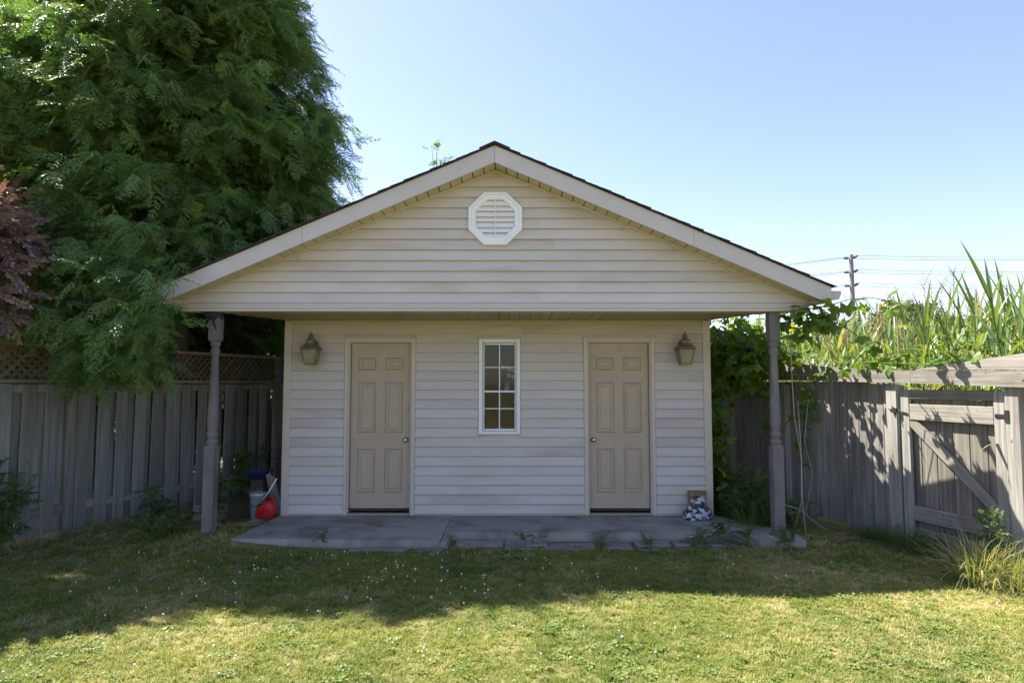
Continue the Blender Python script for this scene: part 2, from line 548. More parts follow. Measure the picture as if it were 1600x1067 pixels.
def scatter(name, pts, rots, scls, protos, parent=None, kinds=None):
    me = bpy.data.meshes.new(name)
    pts = [tuple(p) for p in pts]
    if parent:
        mi = world(parent).inverted()
        pts = [tuple(mi @ Vector(p)) for p in pts]
    me.from_pydata(pts, [], [])
    a = me.attributes.new('rot', 'FLOAT_VECTOR', 'POINT')
    a.data.foreach_set('vector', [c for r in rots for c in r])
    a = me.attributes.new('scl', 'FLOAT', 'POINT')
    a.data.foreach_set('value', list(scls))
    a = me.attributes.new('kind', 'INT', 'POINT')
    a.data.foreach_set('value', list(kinds) if kinds else [i % len(protos) for i in range(len(pts))])
    for p in protos:
        for mt in p.data.materials:
            if mt.name not in [x.name for x in me.materials]: me.materials.append(mt)
    o = link_mesh(name, me, parent)
    g = bpy.data.node_groups.new(name + '_scatter', 'GeometryNodeTree')
    g.interface.new_socket('Geometry', in_out='INPUT', socket_type='NodeSocketGeometry')
    g.interface.new_socket('Geometry', in_out='OUTPUT', socket_type='NodeSocketGeometry')
    gi = g.nodes.new('NodeGroupInput'); go = g.nodes.new('NodeGroupOutput')

    def attr(n, t):
        x = g.nodes.new('GeometryNodeInputNamedAttribute'); x.data_type = t
        x.inputs['Name'].default_value = n
        return x.outputs['Attribute']
    ar, asc, ak = attr('rot', 'FLOAT_VECTOR'), attr('scl', 'FLOAT'), attr('kind', 'INT')
    j = g.nodes.new('GeometryNodeJoinGeometry')
    for k, p in enumerate(protos):
        oi = g.nodes.new('GeometryNodeObjectInfo'); oi.inputs['Object'].default_value = p
        ip = g.nodes.new('GeometryNodeInstanceOnPoints')
        cmp_ = g.nodes.new('FunctionNodeCompare'); cmp_.data_type = 'INT'; cmp_.operation = 'EQUAL'
        g.links.new(ak, cmp_.inputs[2]); cmp_.inputs[3].default_value = k
        g.links.new(gi.outputs[0], ip.inputs['Points'])
        g.links.new(cmp_.outputs[0], ip.inputs['Selection'])
        g.links.new(oi.outputs['Geometry'], ip.inputs['Instance'])
        g.links.new(ar, ip.inputs['Rotation'])
        g.links.new(asc, ip.inputs['Scale'])
        g.links.new(ip.outputs[0], j.inputs[0])
    g.links.new(j.outputs[0], go.inputs[0])
    md = o.modifiers.new('scatter', 'NODES')
    md.node_group = g
    return o


def blade(mb, base, d, L, wd, bend, seg=4, fold=0.0, twist=0.0):
    """arched tapering blade: starts at base in direction d and bends towards the ground"""
    base = Vector(base); d = Vector(d).normalized()
    side = d.cross(Vector((0, 0, 1)))
    if side.length < 0.05: side = Vector((random.uniform(-1, 1), random.uniform(-1, 1), 0))
    side.normalize()
    b = len(mb.v)
    p = base.copy()
    cols = 3 if fold else 2
    for i in range(seg + 1):
        t = i / seg
        ww = wd * (0.55 + 0.45 * min(1, t * 4)) * (1 - t ** 2.2) + wd * 0.03
        nrm = side.cross(d)
        if cols == 2:
            mb.v += [p - side * ww / 2, p + side * ww / 2]
        else:
            mb.v += [p - side * ww / 2 + nrm * fold * ww, p.copy(), p + side * ww / 2 + nrm * fold * ww]
        p = p + d * (L / seg)
        d = (d + Vector((0, 0, -1)) * bend / seg).normalized()
        if twist:
            side = (Matrix.Rotation(twist / seg, 3, d) @ side).normalized()
    for i in range(seg):
        for c in range(cols - 1):
            a = b + i * cols + c
            mb.f.append((a, a + 1, a + cols + 1, a + cols))


# ================================================================== GROUND
def gz(x, y):
    return -0.085 + 0.10 * math.exp(-((x + 3.1) ** 2 / 0.5 + (y - 6.9) ** 2 / 0.4)) + 0.022 * noise.noise(Vector((x * 0.45, y * 0.45, 3.1))) + 0.008 * noise.noise(Vector((x * 1.7, y * 1.7, 9.1)))


def ground():
    def axis(lo, hi, st):
        a = list(np.arange(lo, hi + 1e-6, st))
        ex = [1.0, 2.5, 5, 10, 20, 45, 100, 220, 500, 1100]
        return [lo - e for e in reversed(ex)] + a + [hi + e for e in ex]
    xs = axis(-9, 9, 0.3); ys = axis(-2, 14, 0.3)
    v = [(x, y, gz(x, y)) for y in ys for x in xs]
    nx = len(xs)
    f = [(j * nx + i, j * nx + i + 1, (j + 1) * nx + i + 1, (j + 1) * nx + i) for j in range(len(ys) - 1) for i in range(nx - 1)]
    mb = MB(); mb.v = [Vector(p) for p in v]; mb.f = f
    tag(mb.build('ground', MT['ground'], smooth=True, recalc=False), kind='structure')


ground()

YW, YG, YF, YP = 7.87, 6.80, 6.50, 6.85      # wall, gable siding, fascia, posts
HW = 2.59                                    # half width of the walls
SL = 0.43                                    # roof slope
ZA = 4.05                                    # ridge height of the fascia top
ZC = 2.36                                    # porch ceiling


def slab():
    root = thing('concrete_slab', None, None, (0, 7.2, 0))
    root['kind'] = 'structure'
    m = MB().extrude([(-2.70, 6.68, -0.13), (-0.549, 6.60, -0.13), (-0.549, 7.90, -0.13), (-2.60, 7.90, -0.13)], (0, 0, 0.13))
    m.build('slab_section', MT['concrete'], root)
    m = MB().extrude([(-0.545, 6.98, -0.13), (2.50, 6.92, -0.13), (2.70, 6.62, -0.13), (3.16, 6.60, -0.13), (3.20, 6.95, -0.13), (2.62, 7.90, -0.13), (-0.545, 7.90, -0.13)],
                     (0, 0, 0.125))
    m.build('slab_section', MT['concrete'], root)
    m = MB().cbox(-0.545, -0.47, 6.55, 6.97, -0.13, -0.004, 0.01)
    m.build('kerb_edge', MT['concrete'], root)
    # lower step and edging stones, uneven
    random.seed(5)
    x = -0.40
    while x < 2.55:
        L = random.uniform(0.28, 0.62)
        M = Matrix.Translation((x + L / 2, 6.73 + random.uniform(-.02, .02), -0.088 + random.uniform(-.015, .008))) @ Euler((random.uniform(-.04, .04), random.uniform(-.02, .02), random.uniform(-.03, .03))).to_matrix().to_4x4()
        MB().cbox(-L / 2, L / 2, -0.085, 0.085, -0.05, 0.03, 0.012, M).build('paving_stone', MT['stone'], root)
        x += L + random.uniform(0.015, 0.05)
    x = -1.45
    while x < 2.4:
        L = random.uniform(0.25, 0.75)
        if not (-0.62 < x + L / 2 < -0.2) and random.random() > 0.12:
            y = 6.54 if x < -0.6 else 6.60
            M = Matrix.Translation((x + L / 2, y + random.uniform(-.03, .02), -0.098 + random.uniform(-.015, .012))) @ Euler((random.uniform(-.05, .05), random.uniform(-.03, .03), random.uniform(-.05, .05))).to_matrix().to_4x4()
            MB().cbox(-L / 2, L / 2, -0.05, 0.05, -0.04, 0.03, 0.010, M).build('edging_stone', MT['stone'], root)
        x += L + random.uniform(0.02, 0.1)


slab()


# ================================================================== SHED
def roof_z(x):
    return ZA - SL * abs(x)


def shed():
    S = thing('shed', 'small beige vinyl sided shed with gabled porch roof and two doors', 'shed', (0, 9.3, 0))
    LAP = 0.1145
    OP = [(-1.868, -1.0, 0.0, 2.145), (1.058, 1.925, 0.0, 2.145), (-0.232, 0.285, 0.965, 2.135)]

    def course(xb0, xb1, xt0, xt1, z0, z1, y, name='siding_board', flip=None, split=True):
        sec = [(0, z0 + 0.016), (-0.011, z0 + 0.0145), (-0.033, z0), (-0.035, z0 + 0.004), (-0.033, z0 + 0.012), (-0.007, z1 + 0.013), (0, z1 + 0.013)] if z1 - z0 > 0.05 else [(0, z0), (-0.020, z0), (-0.006, z1 + 0.01), (0, z1 + 0.01)]
        h = max(z1 - z0, 1e-6)
        if split and min(xb1 - xb0, xt1 - xt0) > 1.9:
            sx = xb0 + (xb1 - xb0) * random.uniform(0.25, 0.75)
            course(xb0, sx, xt0, sx, z0, z1, y, name, flip, False)
            course(sx - 0.03, xb1, sx - 0.03, xt1, z0, z1, y - 0.0016, name, flip, False)
            return
        vs = []
        for dy, z in sec:
            t = (z - z0) / h
            vs.append(Vector((xb0 + (xt0 - xb0) * t, y + dy, z)))
        for dy, z in sec:
            t = (z - z0) / h
            vs.append(Vector((xb1 + (xt1 - xb1) * t, y + dy, z)))
        n = len(sec)
        fs = [tuple(range(n)), tuple(range(2 * n - 1, n - 1, -1))] + [(i, (i + 1) % n, n + (i + 1) % n, n + i) for i in range(n)]
        m = MB().add(vs, fs, flip)
        return m.build(name, MT['siding'], S)

    # ---- front wall siding in courses
    z = 0.02
    X0, X1 = -HW + 0.07, HW - 0.07
    while z < 2.355:
        z1 = min(z + LAP, 2.357)
        cuts = sorted([(a, b) for a, b, c, d in OP if z1 > c + 0.004 and z < d - 0.004])
        x = X0
        for a, b in cuts + [(X1, None)]:
            if a - x > 0.02: course(x, a, x, a, z, z1, YW)
            if b is not None: x = b
        for a, b, c, d in OP:
            if z + 0.004 < d < z1 - 0.004 and (a, b) in cuts: course(a, b, a, b, d, z1, YW)
            if z + 0.004 < c < z1 - 0.004 and (a, b) in cuts: course(a, b, a, b, z, c, YW)
        z = z1
    # starter strip under the front siding
    for a, b in ((X0, -1.868), (-1.0, 1.058), (1.925, X1)):
        MB().box(a, b, YW - 0.016, YW + 0.02, -0.004, 0.018).build('starter_strip', MT['trim'], S)
    # ---- wall core with openings
    core = MB()
    for a, b, c, d in ((-HW + 0.01, -1.84, 0, 2.62), (-1.03, -0.21, 0, 2.62), (0.262, 1.085, 0, 2.62), (1.9, HW - 0.01, 0, 2.62),
                       (-1.84, -1.03, 2.12, 2.62), (1.085, 1.9, 2.12, 2.62), (-0.21, 0.262, 0, 0.99), (-0.21, 0.262, 2.11, 2.62)):
        core.box(a, b, YW + 0.002, YW + 0.10, c, d)
    core.build('front_wall', MT['dark'], S)
    MB().box(-HW, -HW + 0.09, YW + 0.101, 11.3, -0.02, 2.72).build('side_wall', MT['dark'], S)
    MB().box(HW - 0.09, HW, YW + 0.101, 11.3, -0.02, 2.72).build('side_wall', MT['dark'], S)
    MB().extrude([(-HW + .091, 11.2, -0.02), (HW - .091, 11.2, -0.02), (HW - .091, 11.2, 2.72), (0, 11.2, 3.9), (-HW + .091, 11.2, 2.72)], (0, 0.09, 0)).build('back_wall', MT['siding'], S)
    MB().box(-HW + .091, HW - .091, YW + 0.101, 11.199, -0.02, 0.0).build('inside_floor', MT['dark'], S)
    for sgn in (-1, 1):
        z = 0.02
        Mx = Matrix.Translation((sgn * HW, 0, 0)) @ Matrix.Rotation(math.pi / 2 * sgn, 4, 'Z')
        while z < 2.7:
            a, b = (YW + 0.02, 11.3)
            if sgn > 0: course(a, b, a, b, z, z + LAP, 0, flip=Mx)
            else: course(-b, -a, -b, -a, z, z + LAP, 0, flip=Mx)
            z += LAP
    # ---- corner posts
    for sgn in (-1, 1):
        c = MB()
        a, b = sorted((sgn * (HW - 0.072), sgn * (HW + 0.022)))
        c.cbox(a, b, YW - 0.038, YW - 0.001, -0.003, 2.357, 0.004)
        c.build('corner_trim', MT['trim'], S)
        a, b = sorted((sgn * (HW + 0.001), sgn * (HW + 0.026)))
        MB().cbox(a, b, YW, YW + 0.075, -0.003, 2.64, 0.004).build('corner_trim', MT['trim'], S)

    # ---- doors
    def door(cx, knob):
        fr = MB()
        w2, t = 0.433, 2.145
        for sg in (-1, 1):
            a, b = sorted((cx + sg * 0.388, cx + sg * w2))
            fr.cbox(a, b, YW - 0.041, YW + 0.02, 0.0, t, 0.005)
            a, b = sorted((cx + sg * 0.372, cx + sg * 0.3878))
            fr.box(a, b, YW - 0.020, YW + 0.09, 0.0, t - 0.045)
        fr.cbox(cx - w2 + 0.0455, cx + w2 - 0.0455, YW - 0.041, YW + 0.02, t - 0.045, t, 0.005)
        fr.box(cx - 0.3719, cx + 0.3719, YW - 0.018, YW + 0.09, t - 0.06, t - 0.0453)
        fr.cbox(cx - w2 - 0.012, cx + w2 + 0.012, YW - 0.047, YW - 0.002, t + 0.001, t + 0.016, 0.004)
        fr.build('door_frame', MT['trim'], S)
        MB().cbox(cx - 0.370, cx + 0.370, YW - 0.045, YW + 0.055, 0.0, 0.032, 0.006).build('threshold', MT['metal'], S)
        D = MB().cbox(cx - 0.368, cx + 0.368, YW + 0.032, YW + 0.075, 0.047, 2.082, 0.003)
        d = D.build('door', MT['door'], S)
        for z0, z1 in ((1.745, 1.905), (0.985, 1.605), (0.265, 0.80)):
            for sg in (-1, 1):
                a, b = sorted((cx + sg * 0.055, cx + sg * 0.278))
                p = MB()
                # moulding ring round a raised field
                ya = YW + 0.0315
                ring = [((a, z0), (b, z1), 0.0), ((a + .012, z0 + .012), (b - .012, z1 - .012), -0.013), ((a + .026, z0 + .026), (b - .026, z1 - .026), -0.001),
                        ((a + .042, z0 + .042), (b - .042, z1 - .042), -0.0012), ((a + .054, z0 + .054), (b - .054, z1 - .054), -0.012)]
                vs = []
                for (q0, r0), (q1, r1), dy in ring:
                    vs += [(q0, ya + dy, r0), (q1, ya + dy, r0), (q1, ya + dy, r1), (q0, ya + dy, r1)]
                fs = [(4 * i + k, 4 * i + (k + 1) % 4, 4 * i + 4 + (k + 1) % 4, 4 * i + 4 + k) for i in range(4) for k in range(4)]
                e = 16
                fs += [(e, e + 1, e + 2, e + 3), (0, 3, 2, 1)]
                p.add(vs, fs)
                p.build('door_panel', MT['door'], d)
        kx = cx + knob * 0.315
        k = MB()
        Mk = Matrix.Translation((kx, YW + 0.032, 0.90)) @ Matrix.Rotation(math.pi / 2, 4, 'X')
        k.lathe([(0.031, 0.0), (0.031, 0.006), (0.014, 0.010), (0.012, 0.030), (0.024, 0.038), (0.029, 0.052), (0.024, 0.066), (0.010, 0.072)], 16, M=Mk)
        k.build('door_knob', MT['metal'], d, smooth=True)
        kp = MB().cbox(cx - 0.366, cx + 0.366, YW + 0.022, YW + 0.0315, 0.052, 0.075, 0.002)
        kp.build('door_sweep', MT['rag'], d)

    door(-1.434, 1)
    door(1.492, -1)

    # ---- window
    wx0, wx1, wz0, wz1 = -0.229, 0.282, 0.968, 2.132
    W = MB()
    W.cbox(wx0, wx0 + 0.05, YW - 0.044, YW + 0.03, wz0, wz1, 0.006)
    W.cbox(wx1 - 0.05, wx1, YW - 0.044, YW + 0.03, wz0, wz1, 0.006)
    W.cbox(wx0 + 0.0505, wx1 - 0.0505, YW - 0.042, YW + 0.03, wz0, wz0 + 0.04, 0.006)
    W.cbox(wx0 + 0.0505, wx1 - 0.0505, YW - 0.042, YW + 0.03, wz1 - 0.045, wz1, 0.006)
    win = W.build('window', MT['white'], S)
    MB().cbox(wx0 - 0.02, wx1 + 0.02, YW - 0.046, YW - 0.002, wz1 + 0.001, wz1 + 0.02, 0.004).build('window_head', MT['trim'], win)
    ix0, ix1, iz0, iz1 = wx0 + 0.052, wx1 - 0.052, wz0 + 0.042, wz1 - 0.047
    H = iz1 - iz0
    mid = iz0 + H * 0.445
    f = MB()
    for (za, zb, yy) in ((iz0, mid + 0.012, YW + 0.002), (mid - 0.012, iz1, YW + 0.024)):
        f.cbox(ix0 + .001, ix0 + 0.018, yy, yy + 0.02, za, zb, 0.002); f.cbox(ix1 - 0.018, ix1 - .001, yy, yy + 0.02, za, zb, 0.002)
        f.cbox(ix0 + 0.0185, ix1 - 0.0185, yy, yy + 0.02, za + .001, za + 0.024, 0.002); f.cbox(ix0 + 0.0185, ix1 - 0.0185, yy, yy + 0.02, zb - 0.024, zb - .001, 0.002)
    f.build('sash', MT['white'], win)
    cx = (ix0 + ix1) / 2
    rows = [(iz0 + 0.024, iz0 + H * 0.25, YW + 0.012), (iz0 + H * 0.25, mid - 0.013, YW + 0.012), (mid + 0.013, iz0 + H * 0.72, YW + 0.034), (iz0 + H * 0.72, iz1 - 0.024, YW + 0.034)]
    for zc, y in ((iz0 + H * 0.25, YW + 0.006), (iz0 + H * 0.72, YW + 0.028)):
        MB().cbox(ix0 + 0.0187, cx - 0.007, y, y + 0.012, zc - 0.006, zc + 0.006, 0.001).build('muntin', MT['white'], win)
        MB().cbox(cx + 0.007, ix1 - 0.0187, y, y + 0.012, zc - 0.006, zc + 0.006, 0.001).build('muntin', MT['white'], win)
    for za, zb, y in ((iz0 + 0.0245, mid - 0.0125, YW + 0.006), (mid + 0.0125, iz1 - 0.0245, YW + 0.028)):
        MB().cbox(cx - 0.0068, cx + 0.0068, y, y + 0.012, za, zb, 0.001).build('muntin', MT['white'], win)
    for za, zb, y in rows:
        for a, b in ((ix0 + 0.018, cx - 0.0069), (cx + 0.0069, ix1 - 0.018)):
            MB().box(a, b, y + 0.001, y + 0.004, za + 0.004, zb - 0.004).build('pane', MT['glass'], win)

    # ---- porch ceiling boards, beam, posts
    x = -3.06
    while x < 3.05:
        xm = x + 0.0575
        a = abs(xm)
        ye = YW - 0.021 if a < 2.56 else YG + 0.13 + (3.10 - a) / 0.52 * (YW - YG - 0.15)
        if ye > YG + 0.16:
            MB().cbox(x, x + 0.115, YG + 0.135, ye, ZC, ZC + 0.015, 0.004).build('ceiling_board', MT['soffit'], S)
        x += 0.119
    MB().cbox(-3.33, 3.33, YG - 0.038, YG + 0.13, ZC - 0.012, ZC + 0.018, 0.004).build('beam_trim', MT['trim'], S)
    MB().cbox(-3.34, 3.34, YG - 0.034, YG + 0.0, ZC + 0.019, ZC + 0.078, 0.005).build('gable_base_trim', MT['fascia'], S)
    MB().extrude([(-3.3, YG + 0.001, ZC + 0.02), (3.3, YG + 0.001, ZC + 0.02), (3.3, YG + 0.001, ZC + 0.09), (0, YG + 0.001, 3.88), (-3.3, YG + 0.001, ZC + 0.09)], (0, 0.10, 0)).build('gable_wall', MT['dark'], S)
    # gable siding
    ZG = 3.885
    z = ZC + 0.079
    while z < ZG - 0.03:
        z1 = min(z + LAP, ZG - 0.004)
        hb, ht = (ZG - z) / SL, (ZG - z1) / SL
        course(-hb, hb, -ht, ht, z, z1, YG)
        z = z1
    # J channel under the rake
    for sg in (-1, 1):
        m = MB()
        hb = (ZG - ZC - 0.07) / SL
        p0, p1 = Vector((0, YG - 0.042, ZG - 0.004)), Vector((sg * hb, YG - 0.042, ZC + 0.066))
        m.extrude([p0, p0 + Vector((0, 0, -0.026)), p1 + Vector((0, 0, -0.0)), p1 + Vector((0, 0, 0.026))], (0, 0.042, 0))
        m.build('rake_channel', MT['trim'], S)
    # rake soffit boards
    for sg in (-1, 1):
        L = 3.43
        n = 29
        for i in range(n):
            a, b = L * i / n + 0.005, L * (i + 1) / n - 0.005
            za, zb = ZA - 0.175 - SL * a, ZA - 0.175 - SL * b
            pl = [(sg * a, YF + 0.021, za + 0.012), (sg * b, YF + 0.021, zb + 0.012), (sg * b, YG - 0.001, zb + 0.012), (sg * a, YG - 0.001, za + 0.012)]
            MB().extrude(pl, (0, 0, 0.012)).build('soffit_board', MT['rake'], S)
        # underlay closing the joints
        pl = [(sg * 0.002, YF + 0.021, ZA - 0.148), (sg * L, YF + 0.021, ZA - 0.148 - SL * L), (sg * L, YG, ZA - 0.148 - SL * L), (sg * 0.002, YG, ZA - 0.148)]
        MB().extrude(pl, (0, 0, 0.006)).build('soffit_backing', MT['dark'], S)
        # fascia in two lengths, a seam between them
        cut = 1.98 if sg < 0 else 2.05
        for a, b in ((0.0015, cut - 0.0015), (cut + 0.0015, 3.45)):
            pl = [(sg * a, YF, roof_z(a)), (sg * b, YF, roof_z(b)), (sg * b, YF, roof_z(b) - 0.178), (sg * a, YF, roof_z(a) - 0.178)]
            MB().extrude(pl, (0, 0.02, 0)).build('fascia_board', MT['fascia'], S)
        MB().box(sg * 0.012 - 0.002, sg * 0.012 + 0.002, YF - 0.002, YF, ZA - 0.06 - 0.04 * sg, ZA - 0.052 - 0.04 * sg).build('nail', MT['iron'], S)
        # eaves: run in from the porch corners to the walls
        e0, e1 = Vector((sg * 3.45, YF + 0.021, 0)), Vector((sg * 2.85, 7.95, 0))
        e2 = Vector((sg * 2.85, 11.6, 0))
        for p, q in ((e0, e1), (e1, e2)):
            t0, t1 = roof_z(p.x), roof_z(q.x)
            pl = [(p.x, p.y, t0 - 0.004), (q.x, q.y, t1 - 0.004), (q.x, q.y, t1 - 0.165), (p.x, p.y, t0 - 0.165)]
            MB().extrude(pl, (-sg * 0.02, 0, 0)).build('eave_fascia', MT['fascia'], S)
        pl = [(sg * 3.06, YG + 0.131, ZC + 0.003), (sg * 2.6, YW, ZC + 0.003), (sg * 2.83, 7.95, roof_z(2.85) - 0.16), (sg * 3.428, YF + 0.05, roof_z(3.45) - 0.16)]
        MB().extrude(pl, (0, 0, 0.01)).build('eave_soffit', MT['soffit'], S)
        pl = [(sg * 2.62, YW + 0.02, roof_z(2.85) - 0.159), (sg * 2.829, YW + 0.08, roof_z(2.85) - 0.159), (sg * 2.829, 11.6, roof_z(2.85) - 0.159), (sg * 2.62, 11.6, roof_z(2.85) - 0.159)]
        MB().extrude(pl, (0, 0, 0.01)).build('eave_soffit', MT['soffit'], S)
        # roof deck
        q = lambda x, y, dz: (sg * x, y, roof_z(x) + dz)
        MB().extrude([q(0.0, YF - 0.018, 0.002), q(3.47, YF - 0.018, 0.002), q(2.87, 7.97, 0.002), q(2.87, 11.65, 0.002), q(0.0, 11.65, 0.002)], (0, 0, 0.007)).build('roof_deck', MT['shingle'], S)
        # shingle courses, each lapping the one below, ends slightly ragged
        n = 26
        for i in range(n):
            xa, xb = 3.49 * (i + 1) / n + 0.0, max(3.49 * i / n - 0.04, 0.0)
            ye = 11.66 if xa < 2.89 else 6.51 + (3.52 - xa) / 0.61 * 1.45
            y0 = YF - 0.030 + random.uniform(-0.012, 0.008)
            lift = random.uniform(0.0, 0.006)
            pl = [q(xa, y0, 0.015 + lift), q(xb, y0, 0.0095), q(xb, ye, 0.0095), q(xa, ye, 0.015 + lift)]
            MB().extrude(pl, (0, 0, 0.008)).build('shingle_course', MT['shingle'], S)
    MB().extrude([(-0.16, YF - 0.034, ZA + 0.027 - SL * 0.16), (0, YF - 0.034, ZA + 0.027), (0.16, YF - 0.034, ZA + 0.027 - SL * 0.16), (0.16, YF - 0.034, ZA + 0.036 - SL * 0.16), (0, YF - 0.034, ZA + 0.039), (-0.16, YF - 0.034, ZA + 0.036 - SL * 0.16)],
                 (0, 5.2, 0)).build('ridge_cap', MT['shingle'], S)
    # gutters behind the fascia ends
    for sg in (1,):
        g = MB()
        zt = roof_z(3.45) - 0.03
        a, b = Vector((sg * 3.475, YF + 0.05, 0)), Vector((sg * 2.88, 7.9, 0))
        sec = [(0, zt), (0.10, zt), (0.10, zt - 0.03), (0.075, zt - 0.09), (0, zt - 0.09)]
        vs = [(a.x + sg * u, a.y, z_) for u, z_ in sec] + [(b.x + sg * u, b.y, z_ + 0.02) for u, z_ in sec]
        n = len(sec)
        g.add(vs, [tuple(range(n)), tuple(range(2 * n - 1, n - 1, -1))] + [(i, (i + 1) % n, n + (i + 1) % n, n + i) for i in range(n)])
        g.build('gutter', MT['fascia'], S)

    # ---- turned porch posts
    def post(x, lean):
        m = MB()
        top = ZC - 0.012
        zb = -0.06 if x < 0 else -0.004
        hw = 0.056

        def sq(z0, z1, c0, c1):
            m.frustum([(0, 0, hw * c0, hw * c0, z0), (0, 0, hw, hw, z0 + 0.02), (0, 0, hw, hw, z1 - 0.02), (0, 0, hw * c1, hw * c1, z1)])
        sq(zb, 0.935, 1.0, 0.72)
        sq(2.03, top, 0.72, 1.0)
        m.lathe([(0.048, 0.93), (0.05, 0.945), (0.058, 0.955), (0.06, 0.975), (0.052, 0.99), (0.042, 1.0), (0.044, 1.01), (0.054, 1.02), (0.058, 1.045), (0.052, 1.07),
                 (0.045, 1.085), (0.05, 1.11), (0.056, 1.16), (0.055, 1.25), (0.050, 1.42), (0.044, 1.62), (0.038, 1.80), (0.036, 1.88), (0.044, 1.90), (0.050, 1.925), (0.046, 1.95),
                 (0.036, 1.96), (0.038, 1.975), (0.050, 1.985), (0.052, 2.01), (0.046, 2.03), (0.044, 2.04)], 20)
        m.v = [Matrix.Translation((x, YP + 0.02, 0)) @ Matrix.Shear('XY', 4, (lean, 0)) @ p for p in m.v]
        return m.build('post', MT['post'], S)
    post(-3.02, 0.006)
    post(2.99, 0.0)

    # ---- octagonal gable vent
    vc = (-0.0, 3.345)
    y = YG - 0.034
    ro, ri = 0.288, 0.205

    def octo(r, yy):
        return [(vc[0] + r / math.cos(math.pi / 8) * math.cos(math.pi / 8 + k * math.pi / 4), yy, vc[1] + r / math.cos(math.pi / 8) * math.sin(math.pi / 8 + k * math.pi / 4)) for k in range(8)]
    rings = [octo(ro, y + 0.034), octo(ro, y - 0.022), octo(ro - 0.008, y - 0.028), octo(ro - 0.03, y - 0.028), octo(ro - 0.034, y - 0.018), octo(ri + 0.008, y - 0.018), octo(ri, y - 0.010), octo(ri, y + 0.02)]
    vs = [p for r in rings for p in r]
    fs = [(8 * i + k, 8 * i + (k + 1) % 8, 8 * ((i + 1) % len(rings)) + (k + 1) % 8, 8 * ((i + 1) % len(rings)) + k) for i in range(len(rings)) for k in range(8)]
    vent = MB().add(vs, fs).build('gable_vent', MT['white'], S)
    MB().extrude(octo(ri + 0.006, y + 0.019), (0, 0.002, 0)).build('vent_screen', MT['dark'], vent)
    n = 7
    for i in range(n):
        zt = vc[1] + ri - 2 * ri * i / n - 0.012
        zb_ = zt - 2 * ri / n * 0.80
        hx = lambda zz: min(ri, ri * math.sqrt(2) - abs(zz - vc[1])) - 0.001
        ha, hb_ = hx(zt), hx(zb_)
        m = MB()
        m.add([(vc[0] - ha, y + 0.012, zt), (vc[0] + ha, y + 0.012, zt), (vc[0] + hb_, y - 0.012, zb_), (vc[0] - hb_, y - 0.012, zb_),
               (vc[0] - ha, y + 0.016, zt - 0.001), (vc[0] + ha, y + 0.016, zt - 0.001), (vc[0] + hb_, y - 0.006, zb_ - 0.004), (vc[0] - hb_, y - 0.006, zb_ - 0.004)],
              [(0, 1, 2, 3), (7, 6, 5, 4), (0, 4, 5, 1), (1, 5, 6, 2), (2, 6, 7, 3), (3, 7, 4, 0)])
        m.build('vent_slat', MT['white'], vent)
    MB().box(vc[0] - 0.005, vc[0] + 0.005, y - 0.0135, y + 0.005, vc[1] - ri * 0.98, vc[1] + ri * 0.98).build('vent_rib', MT['white'], vent)
    # string light clips and stubs left under the rake
    random.seed(3)
    for xx in (-2.1, 0.04, 0.62, 1.36, 1.9, 2.45):
        zz = ZG - SL * abs(xx) - 0.05
        m = MB()
        for k in range(3):
            a = Vector((xx, YG - 0.03, zz + 0.02))
            m.tube([a, a + Vector((random.uniform(-.02, .02), -0.02, -0.02)), a + Vector((random.uniform(-.04, .04), -0.012, -0.05))], 0.003, 5)
        m.build('light_clip', MT['trim'], S)
    return S


shed()


# ---- inside the window: shelf things faintly seen through the glass
def inside():
    s = thing('shelf', 'dim wooden shelf seen behind the shed window', 'shelf', (0.03, 8.2, 0))
    MB().cbox(-0.42, 0.48, 8.12, 8.36, 1.02, 1.045, 0.004).build('shelf_board', MT['wood_h'], s)
    for x in (-0.38, 0.42):
        MB().cbox(x, x + 0.03, 8.14, 8.34, 0.0, 1.019, 0.004).build('leg', MT['wood_v'], s)
    b = thing('cardboard_box', 'reddish box standing on the shelf inside the shed window', 'box', (0.0, 8.24, 1.045))
    MB().cbox(-0.14, 0.19, 8.14, 8.33, 1.0455, 1.46, 0.004).build('box_body', MT['terracotta'], b)
    v = thing('flower_vase', 'small vase of pale flowers behind the upper right window panes', 'vase', (0.12, 8.22, 1.46))
    MB().lathe([(0.03, 0), (0.045, 0.05), (0.03, 0.11), (0.022, 0.14)], 14, (0.12, 8.2, 1.4605)).build('vase_body', MT['pail'], v, smooth=True)
    random.seed(2)
    for k in range(6):
        e = Vector((0.12 + random.uniform(-.07, .08), 8.12 + random.uniform(-.04, .05), 1.66 + random.uniform(0, .18)))
        MB().tube([(0.12, 8.2, 1.59), (0.5 * (0.12 + e.x), 8.17, 1.64), e], 0.003, 5).build('stem', MT['weed'], v)
        m = MB()
        for q in range(6):
            t = q * math.pi / 3
            m.add([e, e + Vector((math.cos(t - .4) * .024, -.006, math.sin(t - .4) * .024)), e + Vector((math.cos(t) * .034, -.01, math.sin(t) * .034)), e + Vector((math.cos(t + .4) * .024, -.006, math.sin(t + .4) * .024))], [(0, 1, 2, 3)])
        m.build('blossom', MT['clover'], v, recalc=False)


inside()


